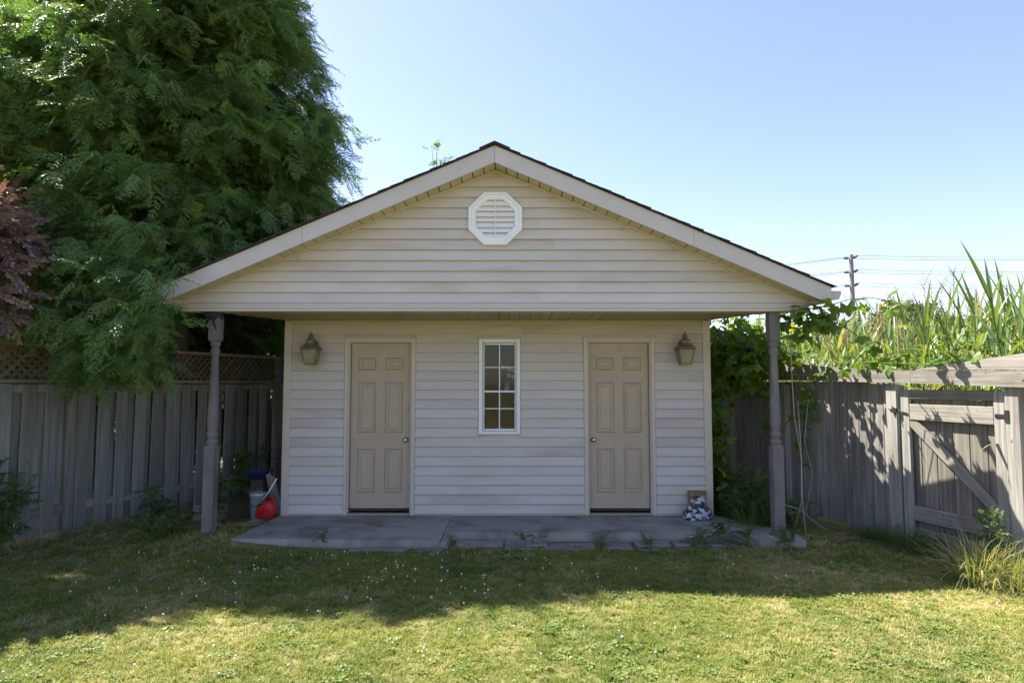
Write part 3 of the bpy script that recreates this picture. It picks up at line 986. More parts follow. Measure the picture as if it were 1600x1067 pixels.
# ---- wall lanterns
def lantern(x, label):
    L = thing('wall_lantern', label, 'lantern', (x, YW - 0.02, 1.80), 0, 'lanterns beside the doors')
    yc = YW - 0.165
    m = MB().cbox(x - 0.05, x + 0.05, YW - 0.045, YW - 0.019, 1.86, 2.10, 0.008)
    m.build('back_plate', MT['lantern'], L)
    m = MB().tube([(x, YW - 0.04, 2.05), (x, YW - 0.09, 2.085), (x, yc, 2.10)], [0.012, 0.010, 0.010], 8)
    m.build('arm', MT['lantern'], L, smooth=True)
    m = MB().frustum([(x, yc, 0.062, 0.062, 1.812), (x, yc, 0.062, 0.062, 1.826), (x, yc, 0.05, 0.05, 1.828)])
    m.build('base_ring', MT['lantern'], L)
    # tapering cage: four corner bars and glass panes
    for sx in (-1, 1):
        for sy in (-1, 1):
            m = MB().tube([(x + sx * 0.057, yc + sy * 0.057, 1.826), (x + sx * 0.088, yc + sy * 0.088, 1.990)], 0.0065, 4)
            m.build('corner_bar', MT['lantern'], L)
    for sx, sy in ((0, -1), (0, 1), (-1, 0), (1, 0)):
        a, b = 0.052, 0.083
        if sx == 0:
            q = [(x - a, yc + sy * a, 1.829), (x + a, yc + sy * a, 1.829), (x + b, yc + sy * b, 1.988), (x - b, yc + sy * b, 1.988)]
            ex = (0, sy * 0.003, 0)
        else:
            q = [(x + sx * a, yc - a, 1.829), (x + sx * a, yc + a, 1.829), (x + sx * b, yc + b, 1.988), (x + sx * b, yc - b, 1.988)]
            ex = (sx * 0.003, 0, 0)
        MB().extrude(q, ex).build('glass_pane', MT['lglass'], L)
    m = MB().frustum([(x, yc, 0.088, 0.088, 1.990), (x, yc, 0.106, 0.106, 1.998), (x, yc, 0.106, 0.106, 2.008), (x, yc, 0.072, 0.072, 2.040), (x, yc, 0.052, 0.052, 2.066)])
    m.build('roof', MT['lantern'], L)
    m = MB()
    for sx in (-1, 1):
        for sy in (-1, 1):
            m.box(x + sx * 0.044 - 0.006, x + sx * 0.044 + 0.006, yc + sy * 0.044 - 0.006, yc + sy * 0.044 + 0.006, 2.067, 2.105)
    m.box(x - 0.034, x + 0.034, yc - 0.034, yc + 0.034, 2.067, 2.104)
    m.build('cupola', MT['lantern'], L)
    m = MB().lathe([(0.058, 2.106), (0.052, 2.118), (0.028, 2.128), (0.024, 2.140), (0.030, 2.148), (0.040, 2.152), (0.026, 2.168), (0.010, 2.178), (0.009, 2.188), (0.014, 2.198), (0.004, 2.212)], 14, (x, yc, 0))
    m.build('finial', MT['lantern'], L, smooth=True)


lantern(-2.245, 'bronze coach lantern left of the door that has its knob on the right')
lantern(2.267, 'bronze coach lantern on the siding above the printed sack')

# ---- dark rag on the left post head
r_ = thing('rag', 'dark rag knotted round the head of the porch post by the cedar', 'rag', (-3.02, 6.79, 2.2))
random.seed(8)
m = MB()
m.lathe([(0.03, 2.24), (0.075, 2.27), (0.098, 2.30), (0.10, 2.325), (0.092, 2.343)], 14, (-3.03, 6.868, 0))
m.v = [p + Vector((noise.noise(p * 19) * 0.018, noise.noise(p * 17 + Vector((5, 0, 0))) * 0.018, 0)) for p in m.v]
m.build('wrap', MT['rag'], r_, smooth=True)
m = MB().tube([(-3.01, 6.785, 2.29), (-2.99, 6.775, 2.22), (-2.965, 6.78, 2.15)], [0.018, 0.014, 0.004], 6)
m.build('tail', MT['rag'], r_, smooth=True)


# ================================================================== LEFT FENCE
def left_fence():
    ang = math.atan2(1.0, 0.395)
    P0 = Vector((-4.99, 6.8, 0))
    F = thing('wooden_fence', 'grey board fence with a lattice top under the cedar', 'fence', (P0.x, P0.y, -0.08), ang)
    # local: x along the fence (away from the camera), -y faces the yard
    k = 1.075
    posts = [-6.0, -2.7, (7.26 - 6.8) * k, (10.32 - 6.8) * k, 5.6]
    random.seed(21)
    for px in posts:
        MB().cbox(px - 0.05, px + 0.05, -0.05, 0.05, -0.1, 2.06, 0.006).build('post', MT['wood_v'], F, local=True)
    for a, b in zip(posts[:-1], posts[1:]):
        x0, x1 = a + 0.051, b - 0.051
        top = 1.66
        drop = 0.0
        # rails
        MB().cbox(x0, x1, -0.02, 0.018, 0.24, 0.33, 0.004).build('rail', MT['wood_h'], F, local=True)
        MB().cbox(x0, x1, -0.02, 0.018, 1.565, 1.655, 0.004).build('rail', MT['wood_h'], F, local=True)
        MB().cbox(x0, x1, -0.048, 0.048, 1.672, 1.71, 0.005).build('rail', MT['wood_h'], F, local=True)
        MB().cbox(x0 - 0.05, x1 + 0.05, -0.056, 0.056, 2.062, 2.10, 0.005).build('cap_rail', MT['wood_h'], F, local=True)
        # boards on alternating faces
        x = x0 + 0.012
        i = 0
        while x + 0.12 < x1:
            wd = random.uniform(0.135, 0.15)
            front = i % 2 == 0
            y0 = -0.0405 if front else 0.0195
            tl = Matrix.Rotation(random.uniform(-0.012, 0.012), 4, 'Y')
            M = Matrix.Translation((x + wd / 2, y0, 0)) @ tl
            zb = random.uniform(-0.01, 0.07)
            MB().cbox(-wd / 2, wd / 2, 0, 0.019, zb, top + random.uniform(-0.012, 0.002), 0.004, M).build('board', MT['wood_g'], F, local=True)
            x += 0.118
            i += 1
        # lattice, two layers of crossing slats
        z0, z1 = 1.712, 2.060
        h = z1 - z0
        for lay, sgn in ((0, 1), (1, -1)):
            t = x0 - h
            yy = -0.012 if lay == 0 else 0.0005
            while t < x1 + (h if sgn < 0 else 0):
                # slat runs from (t, z0) to (t+h, z1), or mirrored
                pa, pb = (t, z0), (t + h, z1)
                if sgn < 0: pa, pb = (t + h, z0), (t, z1)
                # clip in x
                (ax, az), (bx, bz) = pa, pb
                dx, dz = bx - ax, bz - az
                s0, s1 = 0.0, 1.0
                for lim, sd in ((x0 + 0.015, 1), (x1 - 0.015, -1)):
                    q = (lim - ax) / dx
                    inside_at0 = (ax - lim) * sd >= 0
                    inside_at1 = (bx - lim) * sd >= 0
                    if not inside_at0 and not inside_at1: s1 = -1
                    elif not inside_at0: s0 = max(s0, q)
                    elif not inside_at1: s1 = min(s1, q)
                if s1 - s0 > 0.08:
                    A = Vector((ax + dx * s0, 0, az + dz * s0)); B = Vector((ax + dx * s1, 0, az + dz * s1))
                    d = (B - A).normalized(); nn = Vector((-d.z, 0, d.x)) * 0.017
                    MB().extrude([A + nn + Vector((0, yy, 0)), B + nn + Vector((0, yy, 0)), B - nn + Vector((0, yy, 0)), A - nn + Vector((0, yy, 0))], (0, 0.010, 0)).build('lattice_slat', MT['wood_l'], F, local=True)
                t += 0.098
    return F


left_fence()


# ================================================================== RIGHT FENCE + GATE
RF0 = Vector((4.30, 7.04, 0))
RFD = Vector((0.28, -1.0, 0)).normalized()          # towards the camera
RFA = math.atan2(RFD.y, RFD.x)


def rf(t):
    p = RF0 + RFD * t
    return p


def right_fence():
    # local x runs towards the camera; the yard side is -y  (x axis rotated by RFA: -y -> left)
    F = thing('wooden_fence', 'sunlit weathered board fence with plank capping beside the gate', 'fence', (RF0.x, RF0.y, -0.09), RFA)
    k = 1.0385
    g0, g1 = (7.04 - 6.86) * k, (7.04 - 5.78) * k           # gate opening
    random.seed(31)
    for px, w_ in ((g0 - 0.078, 0.07), (g1 + 0.075, 0.065), (-3.9, 0.05), (-1.62, 0.05), (3.4, 0.05)):
        MB().cbox(px - w_, px + w_, -0.075, 0.045, -0.15, 1.66, 0.007).build('post', MT['wood_v'], F, local=True)

    def boards(x, xe):
        while x + 0.05 < xe:
            wd = min(random.uniform(0.165, 0.185), xe - x)
            M = Matrix.Translation((x + wd / 2, 0.0, 0)) @ Matrix.Rotation(random.uniform(-0.004, 0.004), 4, 'Y')
            MB().cbox(-wd / 2 + 0.002, wd / 2 - 0.002, random.uniform(-0.006, 0.004), 0.02, random.uniform(0.0, 0.04), 1.70, 0.003, M).build('board', MT['wood_v'], F, local=True)
            x += wd + 0.005
    boards(-3.82, g0 - 0.149)
    boards(g1 + 0.145, 4.6)
    for z0 in (0.28, 1.38):
        MB().cbox(-3.84, g0 - 0.15, 0.0225, 0.06, z0, z0 + 0.09, 0.004).build('rail', MT['wood_h'], F, local=True)
        MB().cbox(g1 + 0.145, 4.6, 0.0225, 0.06, z0, z0 + 0.09, 0.004).build('rail', MT['wood_h'], F, local=True)
    # capping plank: face board dipping in the middle, with a second shaped plank rising beyond the gate
    def plank(pts_top, pts_bot, y0, y1, name='capping_plank'):
        poly = [(x, y0, z) for x, z in pts_top] + [(x, y0, z) for x, z in reversed(pts_bot)]
        MB().extrude(poly, (0, y1 - y0, 0)).build(name, MT['wood_h'], F, local=True)
    o = 0.09
    plank([(-3.9, 1.95 + o), (-2.4, 1.90 + o), (-1.45, 1.86 + o), (-0.8, 1.79 + o), (-0.1, 1.735 + o), (0.4, 1.72 + o)],
          [(-3.9, 1.66 + o), (-1.45, 1.63 + o), (0.4, 1.585 + o)], -0.118, -0.0765)
    plank([(0.402, 1.715 + o), (1.0, 1.705 + o), (1.6, 1.69 + o), (4.6, 1.70 + o)], [(0.402, 1.585 + o), (1.6, 1.545 + o), (4.6, 1.55 + o)], -0.117, -0.0765)
    plank([(0.45, 1.728 + o), (0.75, 1.755 + o), (1.1, 1.80 + o), (1.5, 1.84 + o), (2.2, 1.90 + o), (4.6, 1.93 + o)], [(0.45, 1.722 + o), (1.0, 1.712 + o), (1.6, 1.698 + o), (4.6, 1.708 + o)], -0.112, -0.0765)
    # threshold board under the gate
    MB().cbox(g0 - 0.005, g1 + 0.005, -0.05, -0.01, -0.02, 0.10, 0.006).build('threshold_board', MT['wood_h'], F, local=True)

    G = thing('gate', 'weathered board gate with diagonal brace and iron hinges', 'gate', tuple(F.matrix_basis @ Vector((g0, 0, 0.03))), RFA)
    W_ = g1 - g0
    o = 0.06
    x = 0.02
    while x < W_ - 0.05:
        wd = min(random.uniform(0.165, 0.185), W_ - 0.02 - x)
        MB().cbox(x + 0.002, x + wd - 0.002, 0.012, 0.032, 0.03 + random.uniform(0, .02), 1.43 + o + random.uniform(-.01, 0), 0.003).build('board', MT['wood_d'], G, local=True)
        x += wd + 0.004
    st = 0.115
    MB().cbox(0.006, st, -0.045, -0.008, 0.02, 1.515 + o, 0.005).build('stile', MT['wood_v'], G, local=True)
    MB().cbox(W_ - st, W_ - 0.006, -0.045, -0.008, 0.02, 1.515 + o, 0.005).build('stile', MT['wood_v'], G, local=True)
    for z0, z1 in ((1.425, 1.52), (1.205, 1.37), (0.175, 0.325), (0.02, 0.105)):
        MB().cbox(st + 0.001, W_ - st - 0.001, -0.043, -0.008, z0 + o, z1 + o, 0.005).build('gate_rail', MT['wood_h'], G, local=True)
    A, B = Vector((st + 0.01, 0, 1.20 + o)), Vector((W_ - st - 0.01, 0, 0.33 + o))
    c = (A + B) / 2 + Vector((0, 0, 0.075))
    half = (B - A).length / 2 - 0.012
    br = MB()
    br.extrude([(-half, -0.041, -0.02), (-half + 0.085, -0.041, 0.047), (half, -0.041, 0.047), (half, -0.041, 0.0), (half - 0.07, -0.041, -0.047), (-half + 0.03, -0.041, -0.047)], (0, 0.032, 0))
    br = br.build('brace', MT['wood_h'], G, local=True)
    br.location = (c.x, 0, c.z - 0.03)
    br.rotation_euler = (0, math.atan2(A.z - B.z - 0.10, B.x - A.x), 0)
    for z in (1.29 + o, 0.115 + o):
        MB().cbox(W_ - 0.10, W_ + 0.005, -0.053, -0.0455, z - 0.018, z + 0.018, 0.002).build('hinge', MT['iron'], G, local=True)
        m = MB().tube([(W_ + 0.008, -0.062, z - 0.055), (W_ + 0.008, -0.062, z + 0.055)], 0.010, 8)
        m.cbox(W_ + 0.012, W_ + 0.05, -0.082, -0.076, z - 0.055, z + 0.055, 0.001)
        m.build('hinge_pin', MT['iron'], G, local=True)
    m = MB().tube([(-0.10, -0.085, 1.31 + o), (0.02, -0.06, 1.295 + o), (0.10, -0.056, 1.275 + o)], 0.008, 6)
    m.tube([(-0.05, -0.085, 1.34 + o), (-0.03, -0.095, 1.28 + o), (-0.01, -0.09, 1.22 + o)], 0.006, 6)
    m.build('latch', MT['iron'], G, local=True)
    m = MB().cbox(-0.06, 0.0, -0.092, -0.078, 1.275 + o, 1.325 + o, 0.002)
    m.build('latch_plate', MT['iron'], G, local=True)


right_fence()


# ================================================================== TREES
def cedar_spray(seed):
    """flat drooping fan of scale leaves, about 0.34 m long, along +x with +z up"""
    random.seed(seed)
    m = MB()

    def leafy(p, d, L, wd):
        s = Vector((-d.y, d.x, 0)).normalized()
        q = p + d * L
        mid = p + d * L * 0.45
        up = Vector((0, 0, random.uniform(-0.006, 0.006)))
        m.add([p, mid + s * wd + up, q, mid - s * wd + up], [(0, 1, 2, 3)])
    n = 8
    L = 0.34
    cur = random.uniform(-0.35, 0.35)
    for i in range(n):
        t = (i + 0.4) / n
        x = L * t
        base = Vector((x, cur * x * t, -0.12 * t * t))
        leafy(base, Vector((1, 2 * cur * t, -0.3 * t)).normalized(), L / n * 1.25, 0.0045)
        for sg in (-1, 1):
            if random.random() < 0.08: continue
            bl = (0.165 * (1 - t) ** 0.75 + 0.02) * random.uniform(0.6, 1.1)
            a = sg * random.uniform(0.5, 0.8) + 2 * cur * t
            d = Vector((math.cos(a), math.sin(a), random.uniform(-0.45, -0.05))).normalized()
            leafy(base, d, bl, 0.0055)
            k = max(1, int(bl / 0.024))
            for j in range(k):
                u = (j + 0.7) / k
                pp = base + d * bl * u
                s2 = 1 if (j % 2) else -1
                for s2 in ((s2,) if random.random() < 0.35 else (s2, -s2)):
                    a2 = a + s2 * random.uniform(0.45, 0.7)
                    d2 = Vector((math.cos(a2), math.sin(a2), random.uniform(-0.5, 0.0))).normalized()
                    leafy(pp, d2, (0.052 * (1 - u * 0.55)) * random.uniform(0.6, 1.15), 0.0055)
    return proto('cedar_spray_shape', m, MT['cedar'])


SPRAYS = [cedar_spray(100 + i) for i in range(4)]


def blocked(p):
    x, y, z = p
    if x > -3.62 and x < 3.6 and 6.5 < y < 8.05 and z < roof_z(x) + 0.14 and z > 0: return True
    if abs(x) < 3.0 and 7.8 < y < 11.8 and z < roof_z(x) + 0.16: return True
    if x > (-3.14 if y < 6.43 else -3.36) and y < 6.8: return True
    if z < 0.02: return True
    # keep clear of the left fence itself
    fx = -4.99 + 0.395 * (y - 6.8)
    if abs(x - fx) < 0.09 and z < 2.1: return True
    # the lattice and the fence show beside the hanging boughs: none come over it there
    if x > fx - 0.25 and y > 0.5 and z < 2.9:
        ph, pv = 800 + (x - CX) / y * 1000, 600 - (z - EYE) / y * 1000
        if (ph < 98 and pv > 515) or (ph > 292 and pv > 435) or pv > 592: return True
    return False


def cedar(name, label, base, h, prof, nclump, per, seed, zmin=0.6, group=None, extra=()):
    """prof: list of (z, rx, ry)"""
    random.seed(seed)
    T = thing('cedar_tree', label, 'tree', (base[0], base[1], -0.08), 0, group)
    pts = [(base[0] + 0.06 * math.sin(z * 0.9), base[1] + 0.05 * math.cos(z * 1.1), z) for z in np.linspace(-0.12, h * 0.93, 14)]
    MB().tube(pts, [0.20 * (1 - i / 14.0) + 0.02 for i in range(14)], 10).build('trunk', MT['bark'], T, smooth=True)

    def rad(z):
        for (z0, a0, b0), (z1, a1, b1) in zip(prof[:-1], prof[1:]):
            if z0 <= z <= z1:
                t = (z - z0) / (z1 - z0)
                return a0 + (a1 - a0) * t, b0 + (b1 - b0) * t
        return 0.05, 0.05
    P, Rr, Sc = [], [], []
    ztop = prof[-1][0]
    limbs = 0
    for c in range(nclump):
        z = zmin + (ztop - zmin) * random.random() ** 1.15
        rx, ry = rad(z)
        a = random.uniform(0, 2 * math.pi)
        f = random.uniform(0.55, 1.0) if random.random() < 0.8 else random.uniform(0.2, 0.6)
        f *= 1 + 0.30 * noise.noise(Vector((math.cos(a) * 1.7, math.sin(a) * 1.7, z * 0.9 + seed)))
        cx, cy = base[0] + math.cos(a) * rx * f, base[1] + math.sin(a) * ry * f
        if blocked((cx, cy, z - 0.1)): continue
        if limbs < 16 and f > 0.6 and c % 5 == 0:
            b0 = Vector((base[0], base[1], max(0.5, z - 0.5)))
            e = Vector((cx, cy, z))
            MB().tube([b0, b0.lerp(e, 0.5) + Vector((0, 0, 0.12)), e], [0.05, 0.03, 0.008], 6).build('limb', MT['bark'], T, smooth=True)
            limbs += 1
        cr = random.uniform(0.22, 0.40)
        for i in range(per):
            # sprays of one bough: fan outwards and droop
            u = random.random()
            az = a + random.gauss(0, 0.75)
            q = Vector((cx + random.gauss(0, cr * 0.55), cy + random.gauss(0, cr * 0.55), z + random.gauss(0, cr * 0.42)))
            if blocked(q) or blocked(q + Vector((math.cos(az), math.sin(az), -0.5)) * 0.26): continue
            P.append(q)
            pitch = random.gauss(0.45, 0.38)
            Rr.append((random.gauss(0, 0.35), pitch, az))
            Sc.append(random.uniform(0.65, 1.15))
    # stray leading shoots
    for i in range(60):
        z = zmin + (ztop - zmin) * random.random()
        rx, ry = rad(z)
        a = random.uniform(0, 2 * math.pi)
        q = Vector((base[0] + math.cos(a) * rx * 1.06, base[1] + math.sin(a) * ry * 1.06, z))
        q = Vector((base[0], base[1], q.z)).lerp(q, 0.93)
        if blocked(q): continue
        P.append(q); Rr.append((random.gauss(0, .4), random.uniform(-0.9, 0.2), a)); Sc.append(random.uniform(0.7, 1.2))
    for q, az, n_ in extra:
        for i in range(n_):
            p = Vector((q[0] + random.gauss(0, .22), q[1] + random.gauss(0, .2), q[2] + random.gauss(0, .16)))
            if blocked(p): continue
            P.append(p); Rr.append((random.gauss(0, .35), random.gauss(0.45, .35), az + random.gauss(0, .7))); Sc.append(random.uniform(0.6, 1.0))
    o = scatter('crown', P, Rr, Sc, SPRAYS, T)
    o['kind'] = 'stuff'
    return T


# boughs that hang over the fence into the yard: (x, y, z), heading, sprays
random.seed(40)
LOW = []
for px, py, D in ((125, 575, 6.5), (150, 588, 6.6), (170, 560, 6.5), (205, 545, 6.4), (235, 570, 6.4), (255, 550, 6.4), (180, 520, 6.3), (230, 505, 6.3), (262, 510, 6.35), (190, 580, 6.5), (220, 582, 6.5),
                  (150, 490, 6.3), (130, 510, 6.3), (200, 470, 6.2), (245, 465, 6.3), (235, 430, 6.4), (180, 430, 6.3), (150, 440, 6.3), (215, 400, 6.4), (170, 395, 6.5), (265, 535, 6.5), (125, 545, 6.4),
                  (255, 455, 6.25), (262, 480, 6.3), (252, 440, 6.25), (266, 462, 6.25), (258, 470, 6.2), (250, 400, 6.6), (210, 560, 6.4), (160, 540, 6.4), (110, 500, 6.5), (60, 500, 6.5), (30, 510, 6.4), (85, 490, 6.5)):
    LOW.append((((px - 800) / 1000 * D + CX, D, EYE + (600 - py) / 1000 * D), -1.5 + random.gauss(0, .5), 20))
cedar('cedar', 'broad dark cedar overhanging the lattice fence and the shed roof', (-4.6, 9.0), 9.2,
      [(0.3, 1.3, 1.2), (1.5, 1.9, 2.1), (2.6, 2.1, 2.4), (4.3, 2.2, 2.45), (5.6, 2.0, 2.15), (6.6, 1.75, 1.75), (7.6, 1.2, 1.15), (9.0, 0.15, 0.15)], 860, 50, 41, 1.75, extra=LOW)
cedar('cedar', 'second cedar crowding behind the purple-leaved tree', (-8.6, 11.4), 9,
      [(0.3, 1.2, 1.2), (1.5, 1.9, 1.9), (4.0, 2.2, 2.1), (6.0, 1.8, 1.7), (7.8, 1.0, 1.0), (9.2, 0.15, 0.15)], 380, 40, 42, 0.8)
cedar('cedar', 'low shaded cedar filling the gap behind the shed corner', (-4.3, 12.4), 6,
      [(0.1, 1.3, 1.1), (1.5, 1.7, 1.4), (3.5, 1.5, 1.3), (5.0, 0.8, 0.8), (6.0, 0.1, 0.1)], 260, 40, 43, 0.3)
cedar('cedar', 'shaded cedar standing between the two taller cedars behind the lattice', (-6.3, 10.8), 7,
      [(0.1, 1.3, 1.1), (1.5, 1.7, 1.4), (3.5, 1.7, 1.4), (5.8, 1.1, 1.0), (7.6, 0.1, 0.1)], 260, 40, 44, 0.3)


# leafy clusters
def leaf_shape(m, p, d, up, L, wd):
    d = d.normalized()
    s = d.cross(up)
    if s.length < 0.05: s = d.cross(Vector((1, 0, 0)))
    s.normalize()
    n = s.cross(d)
    a = p
    b1, b2 = p + d * L * 0.4 + s * wd / 2 + n * wd * 0.12, p + d * L * 0.4 - s * wd / 2 + n * wd * 0.12
    c1, c2 = p + d * L * 0.75 + s * wd * 0.33 + n * wd * 0.08, p + d * L * 0.75 - s * wd * 0.33 + n * wd * 0.08
    mid = p + d * L * 0.55
    e = p + d * L - n * L * 0.08
    m.add([a, b1, c1, e, c2, b2, mid], [(0, 1, 6), (1, 2, 6), (2, 3, 6), (3, 4, 6), (4, 5, 6), (5, 0, 6)])


def twig(seed, mat, nleaf=14, L=0.28, ll=0.075, lw=0.042, name='twig_shape'):
    random.seed(seed)
    m = MB()
    for i in range(nleaf):
        t = (i + 0.5) / nleaf
        p = Vector((L * t, 0, -0.03 * t))
        sg = 1 if i % 2 else -1
        d = Vector((random.uniform(0.3, 0.8), sg * random.uniform(0.5, 1.0), random.uniform(-0.5, 0.25)))
        leaf_shape(m, p, d, Vector((random.uniform(-.3, .3), random.uniform(-.3, .3), 1)), ll * random.uniform(0.7, 1.15), lw)
    leaf_shape(m, Vector((L, 0, -0.03)), Vector((1, 0, -0.2)), Vector((0, 0, 1)), ll, lw)
    m.tube([(0, 0, 0), (L * 0.5, 0, -0.01), (L, 0, -0.03)], [0.003, 0.0022, 0.001], 4)
    return proto(name, m, mat)


def leafy_tree(name, label, cat, base, trunk_top, blobs, protos, n, seed, group=None, trunk_r=0.06, mat='bark', scl=(0.8, 1.2)):
    random.seed(seed)
    T = thing(name, label, cat, base, 0, group)
    b = Vector(base)
    tt = Vector(trunk_top)
    pts = [b.lerp(tt, t) + Vector((0.04 * math.sin(5 * t), 0.04 * math.cos(4 * t) - 0.04, 0)) for t in np.linspace(0, 1, 8)]
    MB().tube(pts, [trunk_r * (1 - 0.75 * i / 7) for i in range(8)], 8).build('trunk', MT[mat], T, smooth=True)
    P, Rr, Sc = [], [], []
    tot = sum(r[3] ** 2 for r in blobs)
    for (x, y, z, r) in blobs:
        c = Vector((x, y, z))
        s = b.lerp(tt, random.uniform(0.4, 0.95))
        MB().tube([s, s.lerp(c, 0.5) + Vector((0, 0, 0.05)), c], [trunk_r * 0.45, trunk_r * 0.3, trunk_r * 0.1], 6).build('limb', MT[mat], T, smooth=True)
        for i in range(int(n * r * r / tot)):
            d = Vector((random.gauss(0, 1), random.gauss(0, 1), random.gauss(0, 1))).normalized()
            q = c + d * r * random.random() ** 0.45
            if blocked(q): continue
            az = math.atan2(d.y, d.x) + random.gauss(0, 0.6)
            P.append(q); Rr.append((random.gauss(0, .6), random.gauss(0.15, .5), az)); Sc.append(random.uniform(*scl))
    scatter('crown', P, Rr, Sc, protos, T)['kind'] = 'stuff'
    return T


PTW = [twig(i, MT['purple'], 22, 0.28, 0.05, 0.026) for i in range(3)]
random.seed(4)
leafy_tree('plum_tree', 'purple-leaved tree leaning over the lattice fence', 'tree', (-6.3, 6.2, -0.08), (-6.0, 6.1, 3.2),
           [(-5.15, 6.0, 3.1, 0.55), (-5.0, 5.9, 2.55, 0.42), (-5.5, 5.9, 3.3, 0.55), (-4.75, 6.0, 3.0, 0.36), (-6.6, 6.2, 3.2, 0.8), (-6.3, 5.6, 3.0, 0.8), (-6.2, 6.3, 4.2, 0.6), (-4.72, 5.95, 2.45, 0.28), (-5.05, 5.9, 2.2, 0.3), (-6.9, 5.4, 3.5, 0.8)],
           PTW, 4200, 51)

YTW = [twig(20 + i, MT['vine'], 9, 0.22, 0.09, 0.05) for i in range(2)]
leafy_tree('young_tree', 'slender young tree whose bright tip shows over the shed roof', 'tree', (-1.35, 12.6, -0.08), (-1.28, 12.55, 6.2),
           [(-1.22, 12.5, 6.0, 0.14), (-1.42, 12.5, 6.32, 0.09), (-1.2, 12.5, 5.75, 0.2), (-1.3, 12.5, 5.2, 0.4), (-1.4, 12.6, 4.5, 0.5)], YTW, 420, 52, trunk_r=0.03, scl=(0.5, 0.8))


# ================================================================== VINE ON THE RIGHT
def grape_leaf(seed, mat):
    random.seed(seed)
    m = MB()
    c = Vector((0.0, 0, 0))
    ring = []
    n = 22
    for i in range(n):
        a = 2 * math.pi * i / n
        lob = 0.80 + 0.17 * math.cos(5 * a) + 0.05 * math.cos(15 * a)
        if abs(a - math.pi) < 0.35: lob *= 0.35
        r = 0.075 * lob * random.uniform(0.94, 1.05)
        ring.append(Vector((0.055 + r * math.cos(a), r * math.sin(a), -0.25 * r * abs(math.cos(a)) + 0.006 * math.sin(5 * a))))
    vs = [Vector((0.04, 0, 0.008))] + ring
    m.add(vs, [(0, i + 1, (i + 1) % n + 1) for i in range(n)])
    m.tube([(-0.06, 0, 0.03), (-0.03, 0, 0.02), (0.01, 0, 0.004)], 0.0016, 4)
    return m.mesh('leaf', mat, False, False)


GL = [grape_leaf(i, MT['vine']) for i in range(4)]


def vine():
    random.seed(61)
    V = thing('grape_vine', 'grape vine with broad leaves climbing from fence to porch eave', 'vine', (3.7, 8.3, -0.08))
    inv = world(V).inverted()
    stems = [
        [(3.55, 8.6, 0.0), (3.5, 8.4, 1.0), (3.42, 8.2, 1.75), (3.35, 7.8, 2.2), (3.2, 7.2, 2.33), (3.15, 6.75, 2.36), (3.3, 6.55, 2.36), (3.5, 6.5, 2.40), (3.62, 6.5, 2.44), (3.85, 6.5, 2.46), (4.15, 6.5, 2.40), (4.3, 6.5, 2.25)],
        [(3.35, 6.7, 2.32), (3.6, 6.65, 2.20), (3.8, 6.68, 2.08), (3.95, 6.7, 1.95), (4.1, 6.8, 1.85)],
        [(3.8, 8.1, 0.6), (3.85, 8.0, 1.5), (4.05, 7.6, 1.83), (4.15, 7.2, 1.82), (4.25, 6.85, 1.80), (4.4, 6.5, 1.78), (4.5, 6.2, 1.80), (4.55, 5.95, 1.80)],
    ]
    LV = []
    for si, st in enumerate(stems):
        MB().tube(st, [0.006 * (1 - 0.6 * i / len(st)) + 0.001 for i in range(len(st))], 6).build('stem', MT['weed'], V, smooth=True)
        for a, b in zip(st[:-1], st[1:]):
            a, b = Vector(a), Vector(b)
            if si == 0 and b.z < 1.3: continue
            n = max(1, int((b - a).length / (0.075)))
            for k in range(n):
                q = a.lerp(b, (k + random.random()) / n) + Vector((random.gauss(0, .05), random.gauss(0, .05), random.gauss(-0.02, .05)))
                LV.append(q)
    for i in range(46):   # curtain of leaves at the eave
        t = random.random()
        LV.append(Vector((3.08 + 0.42 * t, 6.62 + random.gauss(0, .06), 2.33 - random.random() ** 1.5 * 0.30 * (1.0 - 0.6 * t))))
    for i in range(110):  # heap on the fence top beside the shed
        LV.append(Vector((3.0 + random.gauss(0.25, 0.22), 8.0 + random.gauss(0, 0.3), 2.02 + random.gauss(0, 0.17))))
    for q in LV:
        if q.x < 2.7: continue
        if q.y > 6.4 and q.z > ZC - 0.03 and q.x < 3.44 and q.y > 6.66: continue
        o = link_mesh('leaf', random.choice(GL), V, inv @ q, (random.gauss(0.2, 0.6), random.gauss(0.55, 0.5), random.uniform(-2.8, -0.3)), random.uniform(0.75, 1.35))
    # dense leaves further in, too many to count
    P, Rr, Sc = [], [], []
    pl = [bpy.data.objects.new('vine_leaf_shape', g) for g in GL]
    for i in range(1150):
        if i < 850:
            q = Vector((3.15 + random.gauss(0.1, 0.26), 8.7 + random.gauss(0, 0.5), 1.98 + random.gauss(0, 0.22)))
        else:
            q = Vector((2.74 + abs(random.gauss(0, 0.09)), 8.4 + random.gauss(0, 0.25), 1.9 * random.random() ** 1.6))
        if q.x < 2.70 or q.z < 0 or q.z > 2.55: continue
        fx = RF0.x - 0.28 * (q.y - RF0.y)
        if abs(q.x - fx) < 0.1 and q.z < 1.65: continue
        P.append(q); Rr.append((random.gauss(0.2, 0.6), random.gauss(0.5, 0.5), random.uniform(-math.pi, math.pi))); Sc.append(random.uniform(0.7, 1.3))
    o = scatter('foliage', P, Rr, Sc, pl, V)
    o['kind'] = 'stuff'


vine()


